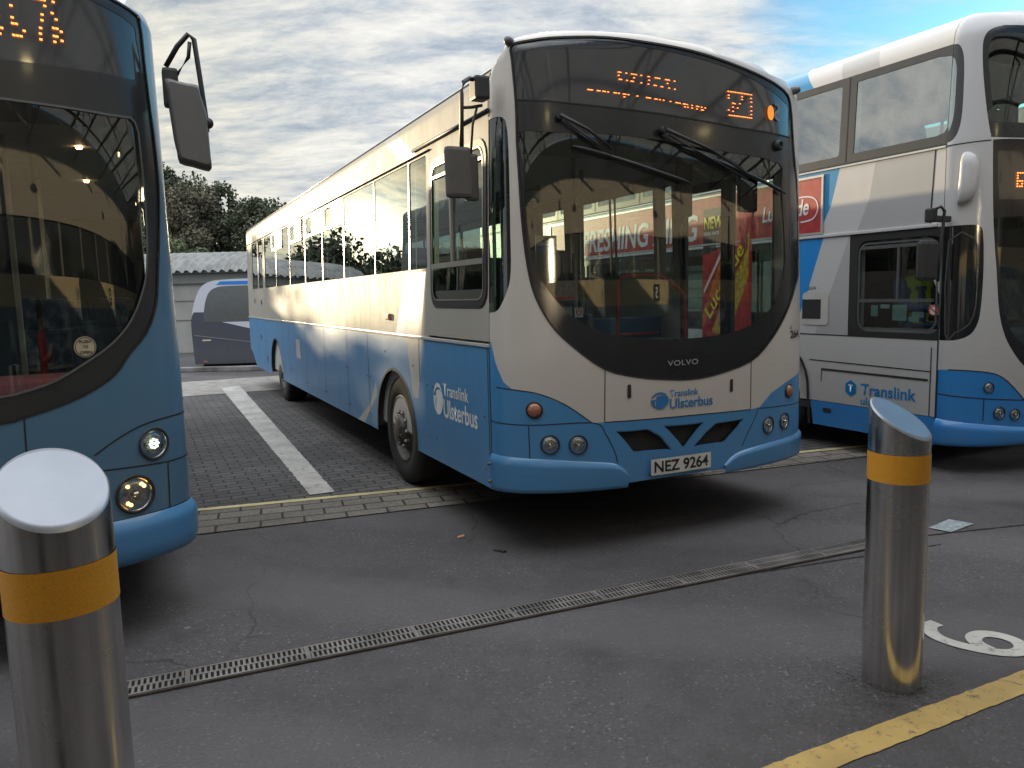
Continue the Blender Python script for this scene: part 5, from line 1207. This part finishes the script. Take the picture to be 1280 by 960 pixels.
    ribbon(S, 'advert_swoosh', smoothp([(1.50, 2.22), (1.35, 2.24), (1.29, 2.33), (1.32, 2.42), (1.42, 2.46), (1.6, 2.46)], False, 4), .014, MATS['advert_white'], ad, off=.011)
    dp = flat(lambda x, y: A(x, y, .014), [(2.16, 1.02), (2.96, 1.02), (2.96, 2.66), (2.16, 2.66)], 'advert_drop', red_ad, T)
    dark_ad = plain('advert_dark', (.035, .02, .02), .5, scale=60, var=.6)
    flat(lambda x, y: A(x, y, .016), [(2.50, 2.10), (2.55, 2.5), (2.95, 2.5), (2.95, 1.98), (2.75, 2.02)], 'advert_shadow', dark_ad, dp)
    can = [(2.78, .0), (2.96, 0), (2.96, 1.2)]
    fz = plain('can_orange', (.62, .16, .03), .35, scale=22, var=.65); fz2 = plain('can_gold', (.62, .36, .05), .35, scale=26, var=.6)
    def quad(name, pts, mat, o): flat(lambda x, y: A(x, y, o), pts, name, mat, dp)
    quad('can_body', [(2.95, 1.05), (2.95, 1.35), (2.60, 2.12), (2.18, 2.62), (2.17, 2.62), (2.17, 1.30), (2.33, 1.05)], plain('can_red', (.50, .03, .035), .3, scale=30, var=.4), .017)
    quad('can_stripe', [(2.95, 1.12), (2.95, 1.30), (2.62, 1.95), (2.55, 1.80)], fz, .019); quad('can_stripe', [(2.50, 1.08), (2.80, 1.08), (2.20, 2.22), (2.20, 1.72)], fz2, .0195)
    quad('can_highlight', [(2.93, 1.52), (2.93, 1.58), (2.58, 2.10), (2.56, 2.05)], plain('can_pale', (.72, .50, .50), .3), .021)
    quad('can_label', [(2.88, 1.30), (2.80, 1.18), (2.22, 2.02), (2.24, 2.22)], plain('label_maroon', (.25, .02, .03), .4), .022)
    place_text('advert_lettering', 'Lucozade', lambda x, y: (lambda u, w_: A(2.84 - u, 1.18 + w_, .025))(x * math.cos(R(54)) - y * math.sin(R(54)), x * math.sin(R(54)) + y * math.cos(R(54))), .06, .01, .95, .15, yel, dp, bold=.018, shear=.2)
    place_text('advert_lettering', 'NEW', lambda x, y: A(2.93 - x, y, .024), 0, 2.27, .32, .135, yel, dp, bold=.022, shear=.1); place_text('advert_lettering', 'COLA TASTE', lambda x, y: A(2.93 - x, y, .024), 0, 2.20, .26, .035, MATS['advert_white'], dp, bold=.02)
    # ---- nearside, rear, wheels, interior
    nwin = uh[0:0] + [rrect(a + .06, 2.785, c - .06, 3.42, .03, 3) for a, c in ups]
    panel(S, 'nearside_panel', cv([(.002, .3), (L, .3), (L, S.zt), (.002, S.zt)]), [dd_white], T, holes=[cv(h) for h in nwin] + [cv(h) for h in lh], dt=.35, wide=.2)
    for a, c in ups: panel(S, 'upper_window', cv([(a + .01, 2.76), (c - .01, 2.76), (c - .01, 3.44), (a + .01, 3.44)]), MATS['clear_side_glass'], T, off=-.006, dt=.5, dz=.5)
    MB().box((S.W / 2, L + .01, 1.95), (S.W - .12, .05, 3.3), bev=.02).done('rear_panel', dd_white, T)
    MB().box((S.W / 2, L / 2, 2.28), (S.W - .14, L - .1, .10)).done('upper_floor', lining, T)
    MB().box((S.W / 2, L / 2, .40), (S.W - .14, L - .1, .06)).done('lower_floor', lining_dark, T)
    MB().box((S.W / 2, L / 2 - .4, .34), (S.W - .75, L - 2.2, .10)).done('underframe', MATS['underframe'], T)
    for nm, hs, f in (('offside_lining', [[(.06, 1.2), (.80, 1.2), (.80, 1.97), (.06, 1.97)]] + [[(a, 1.22), (c, 1.22), (c, 1.98), (a, 1.98)] for a, c in low_win] + [[(a + .06, 2.785), (c - .06, 2.785), (c - .06, 3.42), (a + .06, 3.42)] for a, c in ups[:]], lambda p: p),
                      ('nearside_lining', [[(a, 1.22), (c, 1.22), (c, 1.98), (a, 1.98)] for a, c in low_win] + [[(a + .06, 2.785), (c - .06, 2.785), (c - .06, 3.42), (a + .06, 3.42)] for a, c in ups], cv)):
        panel(S, nm, f([(.01, .45), (L - .05, .45), (L - .05, 3.46), (.01, 3.46)]), lining, T, holes=[f(h) for h in hs], off=-.07, flip=True, dt=.4, dz=.4, edge=.2)
    MB().box((S.W / 2, L / 2, 3.50), (S.W - .40, L - .5, .03)).done('upper_ceiling', MATS['bus_ceiling'], T)
    MB().box((.60, 1.05, 1.2), (1.0, .05, 1.6), bev=.015).done('cab_partition', MATS['cab_grey'], T)
    MB().box((S.W / 2, .08, .95), (S.W - .5, .40, .45), bev=.05).done('dashboard', MATS['dash_plastic'], T)
    ds = seat(T, .58, .72, .62, .48); ds.name = 'driver_seat'
    sw = MB(); c0 = Vector((.55, .16, 1.30)); a1 = Vector((1, 0, 0)); a2 = Vector((0, math.cos(.5), math.sin(.5)))
    sw.tube([c0 + (a1 * math.cos(2 * math.pi * k / 28) + a2 * math.sin(2 * math.pi * k / 28)) * .21 for k in range(29)], .015, 8, caps=False).tube([c0, c0 + Vector((0, -.1, -.25))], .03); sw.done('steering_wheel', black, T)
    for k, u in enumerate([.75 + .85 * q_ for q_ in range(10)]):
        for v in (.33, .78, S.W - .78, S.W - .33): seat(T, v, u, 2.50 - .14)
    for v, u in ((.98, 1.5), (1.5, 1.1), (.98, 3.2), (1.5, 3.0), (.6, .35)): strut(T, 'pole', [(v, u, 2.33), (v, u, 3.49)], .016, polem)
    for u, r in arches: wheel_well(T, S, u, r * 1.12, .012, mat=None); wheel(T, .09, u, .46, nuts=10)
    for u, r in arches: wheel(T, S.W - .09, u, .46, side=1)
    m_ = MB().box((-.32 + .02, -.10, 2.12), (.07, .07, .11), bev=.015).tube([(-.29, -.12, 2.165), (-.255, -.15, 2.185), (-.225, -.16, 2.15), (-.235, -.16, 2.03), (-.265, -.16, 1.78), (-.272, -.16, 1.60)], .012, 10).done('mirror_arm', black, T)
    # bracket root reaches the body
    MB().box((-.15, -.06, 2.10), (.26, .05, .05), bev=.012).done('mirror_bracket', black, m_)
    mh = MB().box((-.395, -.15, 1.765), (.205, .06, .315), bev=.030).done('mirror_head', plain('mirror_dark', (.03, .03, .032), .5), m_)
    MB().box((-.395, -.117, 1.765), (.17, .004, .27)).done('mirror_glass', MATS['mirror'], mh)
    return T
dd_bus = make_double_decker()

def place_person(o, loc, rz, label, parts=()):
    o.location = loc; o.rotation_euler = (0, 0, rz); tag(o, label, 'person')
def head(parent, c, hair, r=.1):
    """features on a head whose face looks along local -y"""
    c = Vector(c)
    MB().lathe([(0, -.108), (.045, -.098), (.080, -.06), (.094, 0), (.092, .04), (.075, .085), (.04, .112), (0, .122)], (0, 0, 1), 24, c + Vector((0, .012, .022))).done('hair', hair, parent)
    f = MB()
    for s_ in (-1, 1): f.lathe([(0, .004), (.010, .002), (.013, -.004)], (0, -1, 0), 10, c + Vector((s_ * .034, -.092, .012)))
    f.done('eyes', letter_black, parent)
    MB().box(c + Vector((0, -.094, -.048)), (.045, .008, .008), bev=.002).done('mouth', plain('lips', (.30, .10, .09), .5), parent)
def seated_driver():
    J = [((0, 0, 0), .15, .13), ((0, .02, .22), .15, .11), ((0, .03, .40), .17, .11), ((0, .01, .50), .07, .07), ((0, -.01, .58), .055, .06), ((0, -.025, .66), .078, .09), ((0, -.02, .76), .075, .085),
         ((.19, .02, .45), .065), ((.25, -.06, .22), .05), ((.18, -.32, .20), .038), ((.17, -.40, .22), .035), ((-.19, .02, .45), .065), ((-.25, -.06, .22), .05), ((-.18, -.32, .20), .038), ((-.17, -.40, .22), .035),
         ((.10, -.05, -.02), .10), ((.13, -.46, .02), .075), ((.13, -.50, -.36), .055), ((.13, -.60, -.42), .045), ((-.10, -.05, -.02), .10), ((-.13, -.46, .02), .075), ((-.13, -.50, -.36), .055), ((-.13, -.60, -.42), .045)]
    B_ = [(0, 1), (1, 2), (2, 3), (3, 4), (4, 5), (5, 6), (2, 7), (7, 8), (8, 9), (9, 10), (2, 11), (11, 12), (12, 13), (13, 14), (0, 15), (15, 16), (16, 17), (17, 18), (0, 19), (19, 20), (20, 21), (21, 22)]
    o = skin_body('person', J, B_, skin); hv = plain('hi_vis', (.42, .62, .04), .6); shirt = plain('blue_shirt', (.06, .10, .20), .8); tr = plain('navy_trousers', (.02, .025, .04), .9)
    def f(c):
        if c.z > .505: return 0
        if c.y < -.30 and c.z > .1: return 0
        if c.z < .05 and (c.y < -.12 or c.z < -.0): return 3
        if abs(c.x) < .175 and (.40 < c.z or .16 < c.z < .24 or .07 < abs(c.x) < .13): return 1
        return 2
    colour_by(o, [skin, hv, shirt, tr], f); head(o, (0, -.022, .70), plain('dark_hair', (.02, .016, .013), .8))
    h = Vector((0, 0, 0))
    place_person(o, yard(4.0885 + .52, -.056 + .62, 1.16), RZ, 'bus driver in a yellow hi-vis vest seated in the cab of the double-decker')
seated_driver()
def bystander():
    J = [((0, 0, .95), .14, .11), ((0, 0, 1.15), .13, .10), ((0, 0, 1.34), .17, .11), ((0, 0, 1.44), .06, .06), ((0, -.01, 1.50), .055, .055), ((0, -.02, 1.58), .075, .09), ((0, -.015, 1.68), .072, .085),
         ((.19, 0, 1.38), .06), ((.25, -.06, 1.14), .048), ((.10, -.26, 1.24), .036), ((.05, -.30, 1.32), .03), ((-.19, 0, 1.38), .06), ((-.25, -.06, 1.14), .048), ((-.10, -.26, 1.24), .036), ((-.05, -.30, 1.32), .03),
         ((.09, 0, .90), .10), ((.10, -.01, .48), .065), ((.10, .01, .08), .045), ((.10, -.12, .035), .035), ((-.09, 0, .90), .10), ((-.10, -.01, .48), .065), ((-.10, .01, .08), .045), ((-.10, -.12, .035), .035)]
    B_ = [(0, 1), (1, 2), (2, 3), (3, 4), (4, 5), (5, 6), (2, 7), (7, 8), (8, 9), (9, 10), (2, 11), (11, 12), (12, 13), (13, 14), (0, 15), (15, 16), (16, 17), (17, 18), (0, 19), (19, 20), (20, 21), (21, 22)]
    o = skin_body('person', J, B_, skin); shirt = plain('red_shirt', (.35, .03, .04), .85); tr = plain('dark_trousers', (.02, .02, .025), .9)
    colour_by(o, [skin, shirt, tr], lambda c: 0 if c.z > 1.46 or (c.y < -.2 and c.z > 1.1) else (1 if c.z > .92 else 2)); head(o, (0, -.018, 1.62), MATS['dark_hair'])
    place_person(o, (1.25, -.35, 0), math.pi - .5, 'person in a red shirt standing under the canopy, reflected in the windscreens')
bystander()

# ---------------------------------------------------------------- coach behind
def make_coach():
    T = thing('coach', 'purple-grey coach with pale curved roof corner parked behind beneath the shed', 'coach', (-7.46, 17.9, 0), R(2))
    Lc, H, Dp = 7.0, 2.10, 2.3
    purple = paint('purple_grey_paint', (.05, .055, .085), .3, .5); lav = paint('lavender_white_paint', (.60, .62, .70), .3, .5); cg = glass('coach_glass', (.25, .27, .27), 1.5, base=.05)
    prof = [(0.02, .12), (0.0, .30), (-.02, 1.02), (.01, 1.25), (.06, 1.48), (.13, 1.68), (.22, 1.86), (.34, 1.98), (.52, 2.055), (.80, 2.085), (1.4, 2.10), (Lc, 2.10), (Lc, .12)]
    prof = smoothp(prof[:11], False, 3) + prof[11:]
    b = MB(); n = len(prof)
    fr = [b.bm.verts.new((x, 0, z)) for x, z in prof]; f2 = [b.bm.verts.new((x + (.04 if x < Lc else 0), -.10 if 0 else .0, z)) for x, z in prof]
    for v in f2: b.bm.verts.remove(v)
    bk = [b.bm.verts.new((x, Dp, z)) for x, z in prof]
    for k in range(n): j = (k + 1) % n; f = b.bm.faces.new((fr[k], fr[j], bk[j], bk[k])); f.smooth = True; f.material_index = 1 if (prof[k][1] + prof[j][1]) / 2 > 1.25 else 0
    b.bm.faces.new(bk[::-1])
    # side face split: lower purple, upper lavender
    b.done('body', None, T, mats=[purple, lav])
    def face(name, pts, mat, y=-.0): return flat(lambda x, z: (x, y, z), pts, name, mat, T)
    lo = [p for p in prof if p[1] <= 1.251 and p[0] < 1][::1]
    face('side_panel', [(Lc, .12), (Lc, 1.34), (.06, 1.34)] + [p for p in lo[::-1]], purple, -.002)
    up = [p for p in prof if p[1] >= 1.25]
    face('roof_side_panel', [(Lc, 1.34), (Lc, 2.10)] + [p for p in up[::-1] if p[0] < Lc] + [(.06, 1.34)], lav, -.004)
    face('side_window', smoothp([(.28, 1.10), (.30, 1.36), (.36, 1.62), (.45, 1.80), (.60, 1.90), (.85, 1.935), (1.6, 1.94)], False, 3) + [(Lc - .1, 1.94), (Lc - .1, 1.10)], plain('coach_window', (.09, .10, .10), .12, coat=1), -.008)
    face('roof_stripe', [(.62, 1.965), (Lc, 1.965), (Lc, 2.045), (.72, 2.045)], plain('bright_stripe', (.03, .22, .72), .4), -.009)
    face('pale_flash', [(.70, 1.10), (Lc, 1.10), (Lc, .30), (2.6, .62)], lav, -.010)
    g = MB(); g.box((1.5, -.008, .80), (2.9, .01, .012), 0); 
    for v in g.bm.verts: v.co.z -= (v.co.x - .05) * .14
    g.done('body_crease', plain('crease_grey', (.30, .29, .33), .4), T)
    MB().box((.32, -.012, .68), (.20, .012, .035), bev=.004).done('door_handle', plain('handle_cream', (.65, .60, .42), .4), T)
    MB().box((.26, -.012, .18), (.08, .012, .03), bev=.004).done('side_marker', MATS['marker_amber'], T)
    for u in (1.6, 5.4): pass
    for x in (2.2, 5.2):
        MB().lathe([(0, .02), (.15, .02), (.16, .0), (.28, .0), (.33, -.03), (.34, -.2)], (0, -1, 0), 28, (x, -.0, .34)).done('wheel', rubber, T)
    MB().box((Lc / 2, Dp / 2, .16), (Lc - .3, Dp - .3, .2)).done('underframe', MATS['underframe'], T)
make_coach()

# ---------------------------------------------------------------- shed behind
def make_shed():
    T = thing('depot_shed', 'low white shed with curved corrugated metal roof behind the coach', 'shed', (-16, 24, 0), 0)
    wallm = plain('shed_wall', (.40, .39, .36), .8, scale=1.5, var=.2); Lx = 34; h0, h1 = 2.52, 3.50
    MB().box((Lx / 2, .1, 1.2), (Lx, .2, 2.4)).box((Lx / 2, 6, 1.2), (Lx, .2, 2.4)).done('wall', wallm, T)
    MB().box((Lx / 2, -.02, 2.30), (Lx, .12, .30), bev=.01).box((Lx / 2, -.10, 2.49), (Lx, .14, .06)).done('fascia', plain('fascia_grey', (.22, .22, .20), .7), T)
    b = bmesh.new(); nx = int(Lx / .055); cols = []
    cor = [(-.25, 2.52), (-.05, 2.66), (.25, 2.82), (.70, 2.98), (1.3, 3.10), (2.2, 3.20), (3.2, 3.24)]; cor += [(6.4 - y, z) for y, z in cor[-2::-1]]
    for i in range(nx + 1):
        x = i * .055; w = .045 * math.cos(2 * math.pi * i / 5)
        cols.append([b.verts.new((x, y - w * (1 if y < 3.2 else -1) * .7, z + w)) for y, z in cor])
    for p, q in zip(cols, cols[1:]):
        for k in range(len(cor) - 1): b.faces.new((p[k], p[k + 1], q[k + 1], q[k])).smooth = True
    bmesh.ops.recalc_face_normals(b, faces=b.faces); me = bpy.data.meshes.new('roof'); b.to_mesh(me); b.free(); link('roof', me, plain('corrugated_sheet', (.24, .24, .235), .5, .3, scale=2, var=.45), T)
    g = MB()
    for z in (1.62, 1.02): g.box((Lx / 2, -.012, z), (Lx, .01, .02))
    g.done('cladding_joint', plain('joint_grey', (.18, .18, .17), .8), T)
    sg = MB().box((7.15, -.02, .62), (.30, .02, .24), bev=.003).done('notice', paper, T); MB().box((7.28, -.034, .55), (.20, .006, .14)).done('notice_panel', plain('notice_red', (.50, .07, .08), .5), sg); MB().lathe([(0, .004), (.06, .003), (.065, 0)], (0, -1, 0), 18, (7.06, -.031, .68)).done('notice_disc', letter_black, sg)
    for x in range(12): pass
make_shed()

# ---------------------------------------------------------------- trees
def leaf_mat(name, col, col2):
    m, nt, b = _mat(name); c, n, _ = noise_col(nt, col, col2, 1.3, 5, .35, .65, 'Object'); nt.links.new(c, b.inputs['Base Color']); b.inputs['Roughness'].default_value = .8
    b.inputs['Subsurface Weight'].default_value = 0
    return m
def tree(name, label, x, y, h, crown_r, crown_h, n_leaf, mat, seed, clumps=26, leaf=.16, spread=.33, barkcol=(.05, .042, .035), trunk_h=.35):
    rnd = random.Random(seed); T = thing(name, label, 'tree', (x, y, 0), 0, 'trees behind the shed roof')
    bark = plain('bark_%s' % seed, barkcol, .9, scale=12, var=.5, bmp=.4)
    tr = MB(); tr.tube([(0, 0, 0), (.05, 0, h * .2), (-.04, .05, h * .45), (.02, 0, h * .8)], [h * .032, h * .025, h * .018, h * .006], 10)
    cz = h - crown_h / 2; cl = []
    for i in range(clumps):
        while True:
            p = Vector((rnd.uniform(-1, 1), rnd.uniform(-1, 1), rnd.uniform(-1, 1)))
            if .25 < p.length < 1: break
        c = Vector((p.x * crown_r * .82, p.y * crown_r * .82, cz + p.z * crown_h * .42)); cl.append((c, rnd.uniform(.6, 1.25)))
        if i % 2 == 0:
            s = Vector((0, 0, h * rnd.uniform(trunk_h, .7))); m_ = s.lerp(c, .5) + Vector((0, 0, -.1 * h * .3)); tr.tube([s, m_, c], [h * .010, h * .006, h * .002], 6)
    tr.done('trunk', bark, T)
    V, Fc = [], []
    for i in range(n_leaf):
        c, s = cl[rnd.randrange(len(cl))]
        d = Vector((rnd.gauss(0, 1), rnd.gauss(0, 1), rnd.gauss(0, .8))); d = d.normalized() * (rnd.random() ** .45) * spread * crown_r * s
        p = c + d; a = Vector((rnd.gauss(0, 1), rnd.gauss(0, 1), rnd.gauss(0, 1))).normalized(); b_ = a.cross(Vector((rnd.gauss(0, 1), rnd.gauss(0, 1), rnd.gauss(0, 1)))).normalized()
        l = leaf * rnd.uniform(.6, 1.3); k = len(V); V += [tuple(p - a * l), tuple(p + b_ * l * .55), tuple(p + a * l), tuple(p - b_ * l * .55)]; Fc.append((k, k + 1, k + 2, k + 3))
    me = bpy.data.meshes.new('crown'); me.from_pydata(V, [], Fc); link('crown', me, mat, T); return T
dark_leaf = leaf_mat('dark_leaves', (.06, .07, .04), (.11, .12, .07)); brown_leaf = leaf_mat('autumn_leaves', (.13, .11, .075), (.19, .165, .11)); green_leaf = leaf_mat('olive_leaves', (.11, .13, .07), (.18, .20, .11))
tree('tree', 'dark round-topped evergreen tree rising beside the blue bus mirror', -17.7, 40, 8.9, 2.7, 6.4, 44000, dark_leaf, 11, 44, .11, .34)
tree('tree', 'brownish autumn tree between the round evergreen and the sparse tree', -15.4, 38.5, 7.4, 1.9, 6.2, 30000, brown_leaf, 12, 30, .09, .38)
tree('tree', 'pale olive bushy tree low in front of the round evergreen', -15.6, 35, 5.3, 2.2, 4.6, 26000, green_leaf, 13, 26, .09, .40)
tree('tree', 'sparse half-bare tree with sky showing between its leaves', -14.6, 40, 7.9, 1.9, 5.2, 5200, dark_leaf, 14, 46, .10, .26, trunk_h=.3)
tree('tree', 'dark dense tree just above the rear roof of the middle bus', -12.2, 38, 6.6, 1.9, 4.8, 22000, dark_leaf, 15, 30, .10, .38)
for i, (x, y, h_) in enumerate(((-24, 36, 5.2), (-28.5, 35, 5.0), (-33, 34, 5.3), (-38, 32, 5.6), (-43, 30, 5.2), (-21, 42, 5.8))):  # unseen tree row added, its height set to keep low sun off the ground
    tree('tree', 'added dark leafy tree hidden behind the blue bus to block low sun, seen only in the side glass', x, y, h_, 3.0, h_ * .8, 11000, dark_leaf, 20 + i, 34, .17, .4)

# ---------------------------------------------------------------- station canopy and frontage behind the camera
def make_station():
    o_ = yard(-9, -8.4); T = thing('bus_station', 'bus station frontage with cream band and steel canopy, reflected in the windscreens', 'station', o_, RZ)
    Lx = 24; under = plain('canopy_soffit', (.34, .31, .28), .8, scale=2, var=.3); st = plain('canopy_steel', (.05, .055, .06), .5)
    m = bpy.data.materials.new('canopy_sheet'); m.use_nodes = True; nt = m.node_tree; N, L = nt.nodes, nt.links; N.clear()
    ou = N.new('ShaderNodeOutputMaterial'); mi = N.new('ShaderNodeMixShader'); df = N.new('ShaderNodeBsdfDiffuse'); tl = N.new('ShaderNodeBsdfTranslucent')
    df.inputs[0].default_value = (.45, .42, .38, 1); tl.inputs[0].default_value = (.50, .47, .42, 1); mi.inputs[0].default_value = .45
    L.new(df.outputs[0], mi.inputs[1]); L.new(tl.outputs[0], mi.inputs[2]); L.new(mi.outputs[0], ou.inputs[0])
    cs = MB()
    for k in range(9): cs.poly([(k * Lx / 9 + .02, -.2, 4.55), ((k + 1) * Lx / 9 - .02, -.2, 4.55), ((k + 1) * Lx / 9 - .02, 5.6, 4.62), (k * Lx / 9 + .02, 5.6, 4.62)])
    cs.done('canopy_roof', m, T)
    MB().box((Lx / 2, 5.65, 4.50), (Lx, .10, .30), bev=.02).done('canopy_fascia', plain('fascia_blue', (.08, .12, .20), .5), T)
    t = MB()
    for k in range(9):
        x = 1 + k * 2.75
        t.tube([(x, 0, 4.42), (x, 5.6, 4.42)], .035, 6).tube([(x, 0, 3.95), (x, 5.6, 4.15)], .028, 6)
        for j in range(8): t.tube([(x, j * .7, 4.42 if j % 2 else 3.95 + j * .025), (x, (j + 1) * .7, 3.95 + j * .025 if j % 2 else 4.42)], .018, 5)
    for y in (1.0, 3.0, 5.0): t.tube([(0, y, 4.42), (Lx, y, 4.42)], .03, 6)
    t.done('roof_truss', st, T)
    for k in range(5): MB().tube([(1 + k * 5.5, 5.2, 0), (1 + k * 5.5, 5.2, 4.0)], .085, 16).done('column', st, T) if k not in (2,) else None
    w = MB().box((Lx / 2, 0, .87), (Lx, .2, 1.74)).done('lower_wall', plain('frontage_blue_grey', (.16, .22, .30), .6), T)
    MB().box((Lx / 2, .02, 1.96), (Lx, .2, .44)).done('cream_band', plain('cream_band', (.52, .44, .30), .6), T)
    MB().box((Lx / 2, -.05, 2.57), (Lx, .1, .76)).done('glazing', plain('frontage_glass', (.035, .04, .045), .08, coat=1), T)
    MB().box((Lx / 2, 0, 3.7), (Lx, .2, 1.5)).done('upper_wall', plain('frontage_brown', (.36, .34, .315), .8), T)
    m_ = MB()
    for k in range(17): m_.box((k * 1.5, .02, 2.57), (.09, .12, .76))
    m_.done('mullion', plain('mullion_grey', (.22, .23, .24), .5), T)
    MB().box((Lx + .1, 13, 2.6), (.2, 26, 5.2)).box((-.1, 3.0, 2.6), (.2, 6, 5.2)).done('added_wing_wall', MATS['frontage_brown'], T)  # unseen walls added at the ends, hiding the bright horizon from reflections
    for k, x in enumerate((14.8, 21.8)):
        s = MB().box((x, .14, 1.95), (.34, .03, .30), bev=.01).done('stand_sign', redp if 0 else plain('stand_black', (.02, .02, .02), .5), T)
        place_text('stand_number', '56'[k], lambda a, b: (x + .07 - a, .158, 1.85 + b), 0, 0, .14, .20, letter_white, s, bold=.02)
    for k in range(4):
        x = 2.6 + k * 5.5; l = MB().tube([(x, 4.3, 4.35), (x, 4.3, 3.82)], .012, 6).done('pendant', st, T)
        MB().lathe([(.02, 0), (.15, -.05), (.17, -.10)], (0, 0, 1), 20, (x, 4.3, 3.82)).done('lamp_shade', st, l)
        MB().lathe([(0, -.14), (.10, -.13), (.14, -.10), (0, -.09)], (0, 0, 1), 20, (x, 4.3, 3.82)).done('lamp_glow', emitter('pendant_glow', (1, .80, .38), 6) if 'pendant_glow' not in MATS else MATS['pendant_glow'], l)
    for k, (x, w_) in enumerate(((9.4, 2.3), (15.6 + 1.4, 3.2))):
        p = MB().box((x, .16, 1.40), (w_, .03, 1.0)).done('poster_frame', plain('frame_silver', (.55, .55, .55), .4, .5), T)
        m, nt, b = _mat('sea_poster_%d' % k) ; c, n, _ = noise_col(nt, (.05, .12, .22), (.50, .56, .60), 2.2, 8, .4, .6, 'Object', (1, 1, 3)); nt.links.new(c, b.inputs['Base Color']); b.inputs['Roughness'].default_value = .4
        MB().box((x, .178, 1.40), (w_ - .1, .01, .90)).done('poster', m, p)
    return T
make_station()
